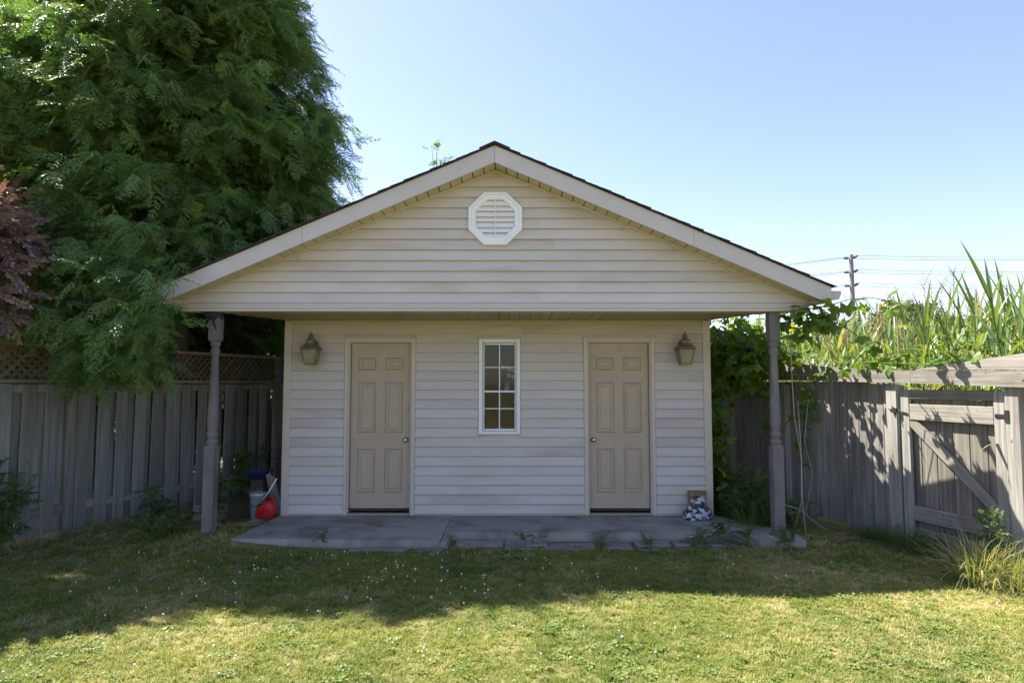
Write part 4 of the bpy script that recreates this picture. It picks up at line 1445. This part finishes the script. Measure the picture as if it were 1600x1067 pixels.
# ================================================================== REEDS
def reed_parts(seed, h):
    """stalk points and leaf list for one reed"""
    random.seed(seed)
    lean = Vector((random.gauss(0, 0.05), random.gauss(0, 0.05), 0))
    st = [Vector((0, 0, 0)) + lean * (h * t) * t + Vector((0, 0, h * t)) for t in np.linspace(0, 1, 7)]
    lv = []
    n = random.randint(8, 11)
    az = random.uniform(0, 6.28)
    for i in range(n):
        t = 0.32 + 0.66 * i / (n - 1)
        p = lean * (h * t) * t + Vector((0, 0, h * t))
        az += math.pi + random.gauss(0, 0.5)
        el = random.uniform(0.7, 1.1) if t < 0.85 else random.uniform(1.1, 1.4)
        d = Vector((math.cos(az) * math.cos(el), math.sin(az) * math.cos(el), math.sin(el)))
        lv.append((p, d, random.uniform(0.38, 0.66) * (1.0 if t < 0.85 else 0.85), random.uniform(0.034, 0.05), random.uniform(0.6, 2.1) * (1.0 if t < 0.8 else random.uniform(0.25, 0.8))))
    return st, lv


LEAFM = []
for i in range(8):
    random.seed(200 + i)
    m = MB()
    blade(m, (0, 0, 0), (math.cos(1.0), 0, math.sin(1.0)), 0.52, 0.040, [0.2, 0.5, 0.9, 1.3, 1.7, 2.1, 0.35, 1.1][i], 8, 0.18, random.uniform(-0.5, 0.5))
    LEAFM.append(m.mesh('leaf', MT['reed'], False, False))


def plume_mesh(seed):
    random.seed(seed)
    m = MB()
    for i in range(40):
        t = random.random()
        a = random.uniform(0, 6.28)
        d = Vector((math.cos(a) * 0.35, math.sin(a) * 0.35, 1.0))
        blade(m, (0, 0, 0.22 * t), d, random.uniform(0.05, 0.11), 0.008, 0.7, 2)
    return m


PLUME = plume_mesh(1).mesh('plume', MT['dryreed'], False, False)


def reed_thing(x, y, h, seed, plume=False, label=None, group=None):
    st, lv = reed_parts(seed, h)
    T = thing('reed', label, 'reed', (x, y, gz(x, y)), 0, group)
    m = MB().tube(st, [0.007 - 0.0045 * i / 6 for i in range(7)], 5)
    m.build('stalk', MT['stalk'] if not plume else MT['tan'], T, smooth=True, local=True)
    random.seed(seed + 5)
    for (p, d, L, wd, bend) in lv:
        k = min(range(8), key=lambda j: abs([0.2, 0.5, 0.9, 1.3, 1.7, 2.1, 0.35, 1.1][j] - bend) + random.uniform(0, .3))
        az = math.atan2(d.y, d.x)
        el = math.asin(d.z)
        o = link_mesh('leaf', LEAFM[k], T, p, (0, -(el - 1.0), az), (L / 0.52, L / 0.52 * 1.05, L / 0.52))
    if plume:
        link_mesh('plume', PLUME, T, st[-1] - Vector((0, 0, 0.03)), (random.gauss(0, .1), random.gauss(0, .1), 0), random.uniform(0.8, 1.2))
    return T


random.seed(71)
GR = 'tall reeds growing close behind the gate fence'
for i in range(30):
    px = random.uniform(1415, 1640)
    D = random.uniform(6.6, 9.2)
    X = (px - 800) / 1000 * D + CX
    fx = RF0.x - 0.28 * (D - RF0.y)
    if X < fx + 0.35: X = fx + random.uniform(0.4, 0.9)
    ht = 1.6 + (600 - (545 - max(0, px - 1430) * 0.40 + random.uniform(0, 110))) / 1000 * D
    random.seed(900 + i)
    reed_thing(X, D, max(1.9, ht), 900 + i, False, 'tall green reed with arching blades close behind the gate', GR)
    random.seed(7100 + i)
GR2 = 'reeds behind the middle of the board fence'
for i in range(24):
    random.seed(500 + i)
    px = random.uniform(1228, 1430)
    D = random.uniform(9.5, 13.5)
    X = (px - 800) / 1000 * D + CX
    top = 505 + random.uniform(-35, 45)
    pl = i % 5 == 0
    reed_thing(X, D, 1.6 + (600 - top + (40 if pl else 0)) / 1000 * D, 600 + i, pl,
               'dry plumed reed rising among green reeds' if pl else 'green reed behind the fence between porch post and gate', 'plumed reeds in the reed bed' if pl else GR2)


def reed_bed():
    random.seed(72)
    ps = []
    for k in range(4):
        st, lv = reed_parts(300 + k, 2.1)
        m = MB().tube(st, 0.005, 4)
        for p, d, L, wd, b in lv: blade(m, p, d, L, wd, b, 5, 0.15)
        ps.append(proto('reed_shape', m, MT['reed']))
    st, lv = reed_parts(310, 2.2)
    m = MB().tube(st, 0.005, 4)
    for p, d, L, wd, b in lv[:4]: blade(m, p, d, L * 0.7, wd * 0.6, b + 1, 5, 0.1)
    pm = plume_mesh(5)
    m.add([v + st[-1] for v in pm.v], pm.f)
    ps.append(proto('reed_shape', m, MT['dryreed']))
    P, Rr, Sc, K = [], [], [], []
    while len(P) < 3400:
        y = random.uniform(4.0, 20)
        x = random.uniform(4.6, 6.0 + y * 0.95)
        fx = RF0.x - 0.28 * (y - RF0.y)
        if x < max(fx, 3.2 if y > 9 else 0) + 0.35: continue
        P.append((x, y, gz(x, y) if abs(x) < 9 and y < 14 else -0.085))
        Rr.append((random.gauss(0, .06), random.gauss(0, .06), random.uniform(0, 6.28)))
        Sc.append(random.uniform(0.75, 1.08) * (0.95 + 0.014 * y) * (1.0 + 0.08 * max(0, min(1, ((x - CX) / y - 0.58) / 0.2))))
        K.append(4 if random.random() < 0.14 else random.randint(0, 3))
    o = scatter('reed_bed', P, Rr, Sc, ps, None, K)
    tag(o, 'mass of green reeds filling the ground beyond the board fence', 'reeds', kind='stuff')


reed_bed()

# ---- bare saplings and far trees beyond the reeds
random.seed(81)
for i, (px, D, top) in enumerate(((1448, 19, 428), (1462, 22, 436), (1478, 20, 440), (1497, 24, 415))):
    X = (px - 800) / 1000 * D + CX
    zt = 1.6 + (600 - top) / 1000 * D
    T = thing('bare_sapling', 'thin leafless sapling standing up out of the reeds', 'sapling', (X, D, -0.09), 0, 'bare saplings in the reeds')
    pts = [(X + 0.06 * math.sin(3 * t + i), D, -0.09 + zt * t) for t in np.linspace(0, 1, 8)]
    MB().tube(pts, [0.03 * (1 - t) + 0.006 for t in np.linspace(0, 1, 8)], 6).build('trunk', MT['bark'], T, smooth=True)
    for k in range(14):
        t = random.uniform(0.45, 0.97)
        a = random.uniform(0, 6.28)
        p = Vector((X + 0.06 * math.sin(3 * t + i), D, -0.09 + zt * t))
        d = Vector((math.cos(a) * 0.5, math.sin(a) * 0.5, 0.9))
        L = random.uniform(0.3, 0.8)
        MB().tube([p, p + d * L * 0.5 + Vector((0, 0, .03)), p + d * L], [0.010, 0.007, 0.003], 4).build('twig', MT['bark'], T)

FTW = [twig(40 + i, MT['farleaf'], 12, 1.3, 0.42, 0.24, 'far_twig_shape') for i in range(2)]
random.seed(82)
for i, (px, D, top, wpx) in enumerate(((1412, 72, 474, 22), (1385, 74, 488, 40), (1440, 70, 478, 36), (1300, 78, 498, 46), (1250, 84, 505, 40), (1345, 80, 500, 40), (1485, 75, 492, 40), (1540, 72, 480, 46), (1600, 70, 490, 46))):
    X = (px - 800) / 1000 * D + CX
    zt = 1.6 + (600 - top) / 1000 * D
    r = wpx / 1000 * D * 0.5
    bl = [(X, D, zt - r * 0.7, r * 0.7), (X - r * 0.5, D, zt - r * 1.6, r * 0.85), (X + r * 0.55, D + 0.5, zt - r * 1.5, r * 0.8), (X, D - .5, zt - r * 2.3, r), (X + r * .2, D, zt * 0.35, r * .9)]
    leafy_tree('far_tree', ['rounded dark tree on the skyline beyond the reeds', 'low bluish tree far beyond the reeds'][0 if i == 0 else 1], 'tree', (X, D, -0.09), (X, D, zt * 0.8), bl, FTW, 420, 820 + i,
               'trees far beyond the reeds' if i else None, 0.25)

# ---- utility pole and power lines
def utility_pole():
    D = 70.0
    X = (1335.5 - 800) / 1000 * D + CX
    zt = 1.6 + (600 - 396) / 1000 * D
    U = thing('utility_pole', 'tall grey utility pole rising beyond the reeds', 'utility pole', (X, D, -0.09))
    MB().lathe([(0.33, -0.09), (0.30, 5), (0.22, zt - 0.05), (0.2, zt)], 12, (X, D, 0)).build('pole', MT['polec'], U, smooth=True)
    lv = [1.6 + (600 - y) / 1000 * D for y in (402, 424.5, 446)]
    ends = []
    for z in lv:
        for sg, dz in ((-1, 0.0), (1, 0.35)):
            Mx = Matrix.Translation((X + sg * 0.2, D, z)) @ Matrix.Rotation(sg * (math.pi / 2 - (0.0 if sg < 0 else 0.5)), 4, 'Y')
            m = MB().lathe([(0.05, 0), (0.05, 0.1), (0.15, 0.16), (0.08, 0.24), (0.15, 0.32), (0.08, 0.40), (0.15, 0.48), (0.08, 0.56), (0.06, 0.66)], 10, M=Mx)
            m.build('insulator', MT['wire'], U, smooth=True)
            ends.append((Mx @ Vector((0, 0, 0.66)), sg))
    gL = 'power lines on the utility pole'
    for k, (e, sg) in enumerate(ends):
        for far, tagx in ((Vector((-26, 96, e.z - 1.0)), 'l'), (Vector((96, 62, e.z + 0.4)), 'r')):
            pts = []
            for t in np.linspace(0, 1, 25):
                p = e.lerp(far + Vector((0, (0.8 if sg > 0 else 0), 0)), t)
                p.z -= 4 * 0.9 * t * (1 - t)
                pts.append(p)
            o = MB().tube(pts, 0.022, 5).build('power_line', MT['wire'])
            tag(o, '%s power line running from the utility pole %s' % (('topmost', 'middle', 'lowest')[k // 2], 'towards the shed roof' if tagx == 'l' else 'out over the reeds'), 'power line', gL)


utility_pole()


# ================================================================== SMALL THINGS
# bucket
def small_things():
    bx, by, bz = -2.96, 8.02, gz(-2.96, 8.02)
    B = thing('bucket', 'tall grey metal pail full of twigs beside the shed corner', 'bucket', (bx, by, bz))
    m = MB().lathe([(0.075, 0.0), (0.078, 0.01), (0.098, 0.285), (0.104, 0.288), (0.104, 0.318), (0.099, 0.322), (0.094, 0.318), (0.088, 0.25), (0.0, 0.25)], 24, (bx, by, bz))
    m.build('pail', MT['pail'], B, smooth=True)
    MB().tube([(bx - 0.104, by, bz + 0.27), (bx - 0.07, by - 0.10, bz + 0.20), (bx, by - 0.125, bz + 0.17), (bx + 0.07, by - 0.10, bz + 0.20), (bx + 0.104, by, bz + 0.27)], 0.003, 6).build('handle', MT['iron'], B, smooth=True)
    random.seed(91)
    for k in range(16):
        a = random.uniform(0, 6.28); r0 = random.uniform(0, 0.06)
        p = Vector((bx + r0 * math.cos(a), by + r0 * math.sin(a), bz + 0.22))
        q = p + Vector((random.gauss(0, .06), random.gauss(0, .05), random.uniform(0.1, 0.17)))
        MB().tube([p, p.lerp(q, .5) + Vector((random.gauss(0, .01), 0, 0)), q], [0.004, 0.003, 0.0015], 5).build('twig', MT['tan'], B)
    # planks and stick
    for k, (xa, xb) in enumerate(((-2.83, -2.70), (-2.90, -2.78))):
        o = thing('offcut_plank', ('grey plank offcut leaning between pail and shed corner', 'grey plank offcut leaning behind the other plank by the pail')[k], 'plank', (xb, 8.2, -0.08), 0, 'plank offcuts behind the pail')
        A, Bq = Vector((xb, 8.14 + 0.07 * k, gz(xb, 8.2) - 0.005)), Vector((xa - 0.06, 8.27 + 0.07 * k, 0.40 + 0.03 * k))
        d = (Bq - A).normalized()
        s = d.cross(Vector((0, 1, 0))).normalized() * 0.035
        MB().extrude([A + s, Bq + s, Bq - s, A - s], (0, 0.02, 0)).build('plank', MT['wood_v'], o)
    o = thing('stick', 'thin white stick poking out above the red fuel can', 'stick', (-2.72, 7.98, 0.0))
    MB().tube([(-2.905, 7.99, gz(-2.9, 8) + 0.21), (-2.80, 7.945, 0.26), (-2.69, 7.90, 0.43)], [0.010, 0.010, 0.010], 7).build('shaft', MT['white'], o, smooth=True)
    o = thing('blue_tray', 'dark blue plastic tray tipped against the fence behind the pail', 'tray', (-3.14, 8.5, -0.08))
    M = Matrix.Translation((-3.13, 8.45, 0.37)) @ Euler((R(-55), 0, R(12))).to_matrix().to_4x4()
    MB().frustum([(0, 0, 0.09, 0.07, 0), (0, 0, 0.12, 0.09, 0.05), (0, 0, 0.125, 0.095, 0.052), (0, 0, 0.115, 0.086, 0.05), (0, 0, 0.085, 0.066, 0.006)], M).build('tray', MT['blue'], o)
    MB().cbox(-3.22, -3.06, 8.42, 8.6, gz(-3.1, 8.5) - 0.01, 0.335, 0.01).build('stand', MT['bark'], o)

    # red fuel can
    C = thing('fuel_can', 'red plastic fuel can leaning on the shed corner beside the pail', 'fuel can', (-2.72, 7.75, -0.02))
    prof = [(-2.885, 0.02), (-2.87, 0.10), (-2.83, 0.15), (-2.77, 0.195), (-2.71, 0.225), (-2.665, 0.215), (-2.625, 0.17), (-2.615, 0.09), (-2.625, 0.01), (-2.66, -0.022), (-2.84, -0.022), (-2.875, -0.01)]
    cx, cz = -2.745, 0.09
    vs, n = [], len(prof)
    lay = [(-0.085, 0.72), (-0.075, 0.90), (-0.05, 1.0), (0.05, 1.0), (0.075, 0.9), (0.085, 0.72)]
    for dy, s in lay:
        vs += [(cx + (x - cx) * s, 7.72 + dy, cz + (z - cz) * s) for x, z in prof]
    fs = [tuple(range(n)), tuple(range(len(vs) - n, len(vs)))]
    fs += [(i * n + k, i * n + (k + 1) % n, (i + 1) * n + (k + 1) % n, (i + 1) * n + k) for i in range(len(lay) - 1) for k in range(n)]
    body = MB().add(vs, fs).build('can_body', MT['red'], C, smooth=True)
    for a, b in (((-2.80, 0.165), (-2.81, 0.05)), ((-2.72, 0.20), (-2.78, 0.03))):
        MB().tube([(a[0], 7.638, a[1] * .9), ((a[0] + b[0]) / 2 - 0.004, 7.630, (a[1] + b[1]) / 2), (b[0], 7.634, b[1])], 0.008, 6).build('rib', MT['red'], body, smooth=True)
    MB().tube([(-2.73, 7.72, 0.215), (-2.72, 7.72, 0.265), (-2.66, 7.72, 0.262), (-2.645, 7.72, 0.205)], 0.011, 8).build('handle', MT['red'], body, smooth=True)
    MB().lathe([(0.028, 0), (0.028, 0.03), (0.02, 0.034)], 14, M=Matrix.Translation((-2.835, 7.72, 0.135)) @ Matrix.Rotation(-0.6, 4, 'Y')).build('cap', MT['rag'], body, smooth=True)
    for k in range(4):
        MB().box(-2.855, -2.815 + 0.01 * (k % 2), 7.6405, 7.6425, 0.035 + 0.014 * k, 0.040 + 0.014 * k).build('print_line', MT['clover'], body)

    C.location = (-2.72, 7.75, -0.005)
    C.scale = (0.86, 0.86, 0.86)
    # printed sack and paper bag
    K = thing('printed_sack', 'crumpled black and silver printed sack slumped on the slab', 'sack', (2.38, 7.62, 0))
    m = MB()
    nu, nv = 40, 26
    for j in range(nv + 1):
        t = j / nv
        z = 0.25 * t
        prof_ = (0.98 + 0.10 * math.sin(min(t * 6, 3.1)) - 0.62 * t ** 1.2) * (1 if j < nv else 0.5)
        for i in range(nu):
            a = 2 * math.pi * i / nu
            x = 0.17 * prof_ * math.copysign(abs(math.cos(a)) ** 0.75, math.cos(a))
            y = 0.105 * prof_ * math.copysign(abs(math.sin(a)) ** 0.75, math.sin(a))
            p = Vector((x + 0.03 * t, y, z))
            nn = noise.noise(p * 13 + Vector((3, 1, 7))) * 0.028 + abs(noise.noise(p * 25)) * 0.016
            d = Vector((x, y, 0)); d = d.normalized() if d.length > 1e-6 else d
            p += d * nn
            if j > 2: p.z += noise.noise(p * 11) * 0.035 * t
            m.v.append(Vector((2.36, 7.66, 0.0)) + p)
    for j in range(nv):
        for i in range(nu):
            m.f.append((j * nu + i, j * nu + (i + 1) % nu, (j + 1) * nu + (i + 1) % nu, (j + 1) * nu + i))
    m.f.append(tuple(range(nu))); m.f.append(tuple(nv * nu + i for i in range(nu)))
    m.build('sack', MT['bag'], K)
    K2 = thing('paper_bag', 'open brown paper bag standing behind the printed sack', 'paper bag', (2.40, 7.79, 0))
    m = MB()
    rows = [(0.0, 0.10, 0.045), (0.13, 0.105, 0.05), (0.26, 0.103, 0.045), (0.30, 0.11, 0.052)]
    nn_ = 20
    for z, a, b in rows:
        for i in range(nn_):
            t = 2 * math.pi * i / nn_
            r = 1 + 0.06 * noise.noise(Vector((math.cos(t) * 2, math.sin(t) * 2, z * 9)))
            m.v.append(Vector((2.40 + a * r * math.copysign(abs(math.cos(t)) ** .5, math.cos(t)), 7.785 + b * r * math.copysign(abs(math.sin(t)) ** .5, math.sin(t)), z + 0.02 * math.sin(t * 3) * (z > 0.3))))
    for j in range(3):
        for i in range(nn_):
            m.f.append((j * nn_ + i, j * nn_ + (i + 1) % nn_, (j + 1) * nn_ + (i + 1) % nn_, (j + 1) * nn_ + i))
    m.f.append(tuple(range(nn_)))
    m.build('bag', MT['paper'], K2, recalc=False)

    # concrete block by the left fence
    o = thing('concrete_block', 'mossy concrete block lying at the foot of the lattice fence', 'block', (-3.55, 8.0, -0.08))
    MB().cbox(-3.72, -3.36, 7.93, 8.1, -0.1, 0.10, 0.015).build('block', MT['stone'], o)
    # sticks on the ground by the slab
    random.seed(92)
    for k in range(4):
        p = Vector((-3.25 + 0.1 * k, 7.35 + 0.13 * k, -0.06 + 0.004 * k)); q = p + Vector((random.uniform(.5, .7), random.uniform(0.1, 0.3), 0.02))
        o = MB().tube([p, p.lerp(q, .5) + Vector((0, 0.02, 0.006)), q], [0.009, 0.008, 0.006], 6).build('fallen_stick', MT['tan'], None, smooth=True)
        tag(o, 'pale fallen stick on the ground between porch post and pail', 'stick', 'fallen sticks beside the slab')
    # dead stems by the right post
    defs = [([(3.33, 7.3, -0.08), (3.40, 7.2, 0.3), (3.36, 7.1, 0.75), (3.24, 6.98, 1.25), (3.20, 6.92, 1.75), (3.19, 6.9, 2.1)], 0.010, 'long bowed yellow stem leaning up beside the porch post by the vine', 'tan'),
            ([(3.42, 7.35, -0.08), (3.48, 7.25, 0.25), (3.52, 7.2, 0.6), (3.44, 7.2, 0.95), (3.5, 7.2, 1.4)], 0.006, 'thin grey dead stem beside the bowed yellow stem', 'wood_v'),
            ([(3.3, 6.9, -0.08), (3.27, 6.92, 0.4), (3.29, 6.95, 0.9), (3.27, 6.95, 1.4)], 0.0045, 'thin upright pale wire beside the porch post by the vine', 'pail'),
            ([(3.1, 7.2, 0.28), (3.4, 7.25, 0.18), (3.62, 7.3, 0.0), (3.75, 7.2, -0.08)], 0.008, 'grey dead branch slanting down to the fence foot', 'wood_v'),
            ([(3.45, 6.75, -0.07), (3.7, 6.8, -0.03), (3.95, 6.75, -0.05), (4.12, 6.6, -0.07)], 0.016, 'fallen brown branch along the foot of the board fence', 'bark'),
            ([(3.35, 7.5, 1.1), (3.6, 7.2, 1.45), (3.85, 6.9, 1.85), (3.95, 6.8, 2.0)], 0.006, 'green shoot slanting up across the fence capping', 'weed')]
    for pts, r, lab, mt in defs:
        o = MB().tube(pts, [r * (1 - 0.5 * i / len(pts)) for i in range(len(pts))], 6).build('dead_stem', MT[mt], None, smooth=True)
        tag(o, lab, 'stem')


small_things()


# ---- weeds, shrubs, long grass
WTW = [twig(60 + i, MT['weed'], 12, 0.22, 0.06, 0.032, 'weed_twig_shape') for i in range(3)]


def weed_plant(name, label, x, y, h, sp, n, seed, group=None, scl=(0.7, 1.1), mat=None, cat='weed'):
    random.seed(seed)
    z0 = max(gz(x, y), -0.11)
    if 6.45 < y < 7.88 and -2.6 < x < -0.56: z0 = 0.0
    T = thing(name, label, cat, (x, y, z0), 0, group)
    ns = max(2, int(n / 14))
    P, Rr, Sc = [], [], []
    for s in range(ns):
        e = Vector((x + random.gauss(0, sp), y + random.gauss(0, sp * 0.6), z0 + h * random.uniform(0.6, 1.0)))
        b = Vector((x + random.gauss(0, .03), y + random.gauss(0, .03), z0 - 0.01))
        mid = b.lerp(e, 0.5) + Vector((0, 0, h * 0.08))
        MB().tube([b, mid, e], [0.005, 0.004, 0.002], 5).build('stem', MT['weed'], T)
        for k in range(n // ns):
            t = random.uniform(0.2, 1)
            q = b.lerp(mid, t * 2) if t < .5 else mid.lerp(e, t * 2 - 1)
            P.append(q); Rr.append((random.gauss(0, .4), random.gauss(-0.1, .5), random.uniform(0, 6.28))); Sc.append(random.uniform(*scl) * (1.1 - 0.4 * t))
    scatter('foliage', P, Rr, Sc, WTW, T)['kind'] = 'stuff'


weed_plant('shrub', 'leafy dark shrub growing up the near end of the lattice fence', -4.86, 6.42, 0.95, 0.10, 95, 101, cat='shrub')
weed_plant('weed', 'bushy weed at the fence foot left of the porch post by the cedar', -3.95, 7.55, 0.42, 0.12, 40, 102)
weed_plant('weed', 'yellowish leafy weed close behind the porch post by the cedar', -3.35, 7.7, 0.62, 0.10, 50, 103)
weed_plant('creeper', 'dark creeper climbing the lattice fence behind the porch post', -3.42, 8.75, 1.05, 0.14, 95, 104, cat='creeper')
weed_plant('weed', 'broad low weed in front of the porch post by the cedar', -3.42, 6.82, 0.22, 0.14, 34, 105)
weed_plant('weed', 'small weed sprouting on the slab before the left-hand door', -1.78, 6.62, 0.13, 0.03, 8, 106, scl=(0.35, 0.5))
for i, (x, y, h, n) in enumerate(((2.05, 6.62, 0.20, 24), (2.32, 6.70, 0.30, 34), (2.6, 6.60, 0.26, 34), (2.85, 6.45, 0.22, 28), (1.1, 6.66, 0.14, 12), (0.35, 6.72, 0.2, 14), (1.55, 6.64, 0.12, 12))):
    weed_plant('weed', 'leafy weed rooted in the joints along the slab edge', x, y, h, 0.07, int(n * 0.7), 110 + i, 'weeds along the slab edge', scl=(0.5, 0.8))
for i, (x, y, h, n) in enumerate(((2.85, 7.75, 0.55, 40), (3.05, 7.55, 0.5, 40), (3.2, 7.8, 0.6, 46), (3.0, 8.1, 0.8, 56), (3.35, 7.5, 0.35, 30))):
    weed_plant('weed', 'tall dark weed in the strip between shed and board fence', x, y, h, 0.12, n, 130 + i, 'weeds between shed and fence')
weed_plant('tall_weed', 'tall pale weed in the sunlit grass against the gate hinge post', 4.36, 5.62, 0.72, 0.07, 46, 140, scl=(0.5, 0.8))


def clump(x, y, n, h, spread, mat, seed, label, group=None, wd=0.007):
    random.seed(seed)
    m = MB()
    for i in range(n):
        a = random.uniform(0, 6.28)
        r = abs(random.gauss(0, spread))
        el = random.uniform(0.7, 1.45)
        d = Vector((math.cos(a) * math.cos(el), math.sin(a) * math.cos(el), math.sin(el)))
        bx, by = x + math.cos(a) * r, y + math.sin(a) * r
        blade(m, (bx, by, gz(bx, by) - 0.005), d, h * random.uniform(0.5, 1.1), wd * random.uniform(0.7, 1.3), random.uniform(0.6, 2.3), 5, 0.15, random.uniform(-.6, .6))
    T = thing('grass_clump', label, 'grass', (x, y, gz(x, y)), 0, group)
    o = m.build('blades', mat, T, recalc=False)
    o['kind'] = 'stuff'


for i, (x, y, n, h) in enumerate(((4.05, 5.50, 190, 0.42), (4.28, 5.38, 190, 0.42), (4.5, 5.3, 170, 0.40), (4.2, 5.62, 150, 0.5), (4.42, 5.52, 150, 0.45), (4.62, 5.1, 170, 0.42), (4.75, 4.9, 150, 0.40))):
    clump(x, y, int(n * 1.7), h, 0.13, MT['longgrass'], 150 + i, 'pale long grass tuft standing in the sun below the gate hinge', 'sunlit grass tufts by the gate')
for i in range(9):
    y = 7.05 - i * 0.145
    fx = RF0.x - 0.28 * (y - RF0.y)
    clump(fx - 0.24 - 0.05 * (i % 3), y, 120, 0.34 if i > 1 else 0.22, 0.10, MT['weed'], 170 + i, 'dark drooping grass tuft along the shaded foot of the gate', 'shaded grass tufts by the gate', 0.006)
for i in range(10):
    y = 6.3 + i * 0.2
    fx = -4.99 + 0.395 * (y - 6.8)
    clump(fx + 0.15 + 0.05 * (i % 3), y, 60, 0.20, 0.09, MT['longgrass'], 190 + i, 'scruffy grass tuft along the foot of the lattice fence', 'grass tufts by the lattice fence', 0.005)
for i in range(7):
    clump(2.85 + 0.13 * (i % 4), 7.3 + 0.16 * i * 0.6, 90, 0.5, 0.09, MT['weed'], 210 + i, 'dark long grass between slab and board fence', 'long grass beside the slab', 0.008)


# ---- lawn grass
def tuft(seed, n, h):
    random.seed(seed)
    m = MB()
    for i in range(n):
        a = random.uniform(0, 6.28)
        r = random.uniform(0, 0.032)
        el = random.uniform(0.55, 1.45)
        d = Vector((math.cos(a) * math.cos(el), math.sin(a) * math.cos(el), math.sin(el)))
        blade(m, (r * math.cos(a * 1.7), r * math.sin(a * 1.7), -0.004), d, h * random.uniform(0.5, 1.1), 0.0042, random.uniform(0.4, 1.8), 3)
    return m


def lawn():
    random.seed(95)
    tp = [proto('grass_tuft_shape', tuft(300 + i, 13, 0.05), MT['grass']) for i in range(4)]
    # rounded clover leaves among the grass
    m = MB()
    for k in range(7):
        c = Vector((random.uniform(-.03, .03), random.uniform(-.03, .03), random.uniform(0.015, 0.03)))
        for q in range(3):
            a = q * 2.09 + k
            e = c + Vector((math.cos(a) * .009, math.sin(a) * .009, 0.002))
            m.add([c] + [e + Vector((math.cos(a + t) * .007, math.sin(a + t) * .007, 0.002 * math.sin(t))) for t in (-2.2, -1.2, -0.3, 0.3, 1.2, 2.2)], [(0, 1, 2, 3, 4, 5, 6)])
    tp.append(proto('clover_leaf_shape', m, MT['cloverleaf']))
    P, Rr, Sc, K = [], [], [], []

    def ok(x, y):
        if -2.70 < x < -0.5 and 6.5 < y < 12: return False
        if -0.6 < x < 2.75 and 6.62 < y < 12: return False
        if 2.6 <= x < 3.2 and 6.55 < y < 7.4: return False
        fx = -4.99 + 0.395 * (y - 6.8)
        if abs(x - fx) < 0.05: return False
        fx = RF0.x - 0.28 * (y - RF0.y)
        if x > fx - 0.03: return False
        return True
    n = 0
    while n < 68000:
        y = 2.2 + 5.3 * random.random() ** 1.25
        x = random.uniform(-1, 1) * (1.6 + y * 0.82) + CX
        if not ok(x, y): continue
        # worn earth by the left fence keeps little grass
        fx = -4.99 + 0.395 * (y - 6.8)
        dl = x - fx
        if x < fx - 0.1: continue
        if dl < 1.1 and y > 6.0 and random.random() > 0.25 + 0.45 * max(dl, 0): continue
        if y > 7.0 and random.random() < 0.6: continue
        if noise.noise(Vector((x * 1.1, y * 1.1, 5))) > 0.38 and random.random() < 0.45: continue
        P.append((x, y, gz(x, y)))
        Rr.append((random.gauss(0, .15), random.gauss(0, .15), random.uniform(0, 6.28)))
        s = random.uniform(0.65, 1.15) * (1 + 0.25 * noise.noise(Vector((x * 2.3, y * 2.3, 1))))
        if y > 6.25 and random.random() < 0.12: s *= 1.5
        Sc.append(s)
        cl = noise.noise(Vector((x * 0.9, y * 0.9, 20)))
        K.append(4 if random.random() < 0.035 + 0.06 * cl else random.randint(0, 3))
        n += 1
    for i in range(9000):
        x = random.uniform(-9, 7); y = random.uniform(-4, 2.3)
        if not ok(x, y): continue
        P.append((x, y, gz(x, y))); Rr.append((0, 0, random.uniform(0, 6.28))); Sc.append(random.uniform(0.8, 1.3)); K.append(random.randint(0, 3))
    o = scatter('lawn_grass', P, Rr, Sc, tp, None, K)
    tag(o, 'short patchy green and straw coloured lawn grass', 'grass', kind='stuff')
    # white clover heads
    m = MB().lathe([(0.002, -0.03), (0.0015, 0.0), (0.007, 0.002), (0.010, 0.007), (0.008, 0.013), (0.003, 0.016)], 7)
    cp = proto('clover_head_shape', m, MT['clover'])
    P, Rr, Sc = [], [], []
    while len(P) < 170:
        y = 3.6 + 2.8 * random.random()
        x = random.gauss(-0.6, 1.6)
        if y < 5.0 and random.random() < 0.75: continue
        if noise.noise(Vector((x * 1.6, y * 1.6, 33))) < random.uniform(-0.35, 0.25): continue
        P.append((x, y, gz(x, y) + 0.024)); Rr.append((random.gauss(0, .2), random.gauss(0, .2), 0)); Sc.append(random.uniform(0.45, 0.85))
    o = scatter('clover_flowers', P, Rr, Sc, [cp])
    tag(o, 'small white clover heads dotted through the lawn', 'clover', kind='stuff')


lawn()
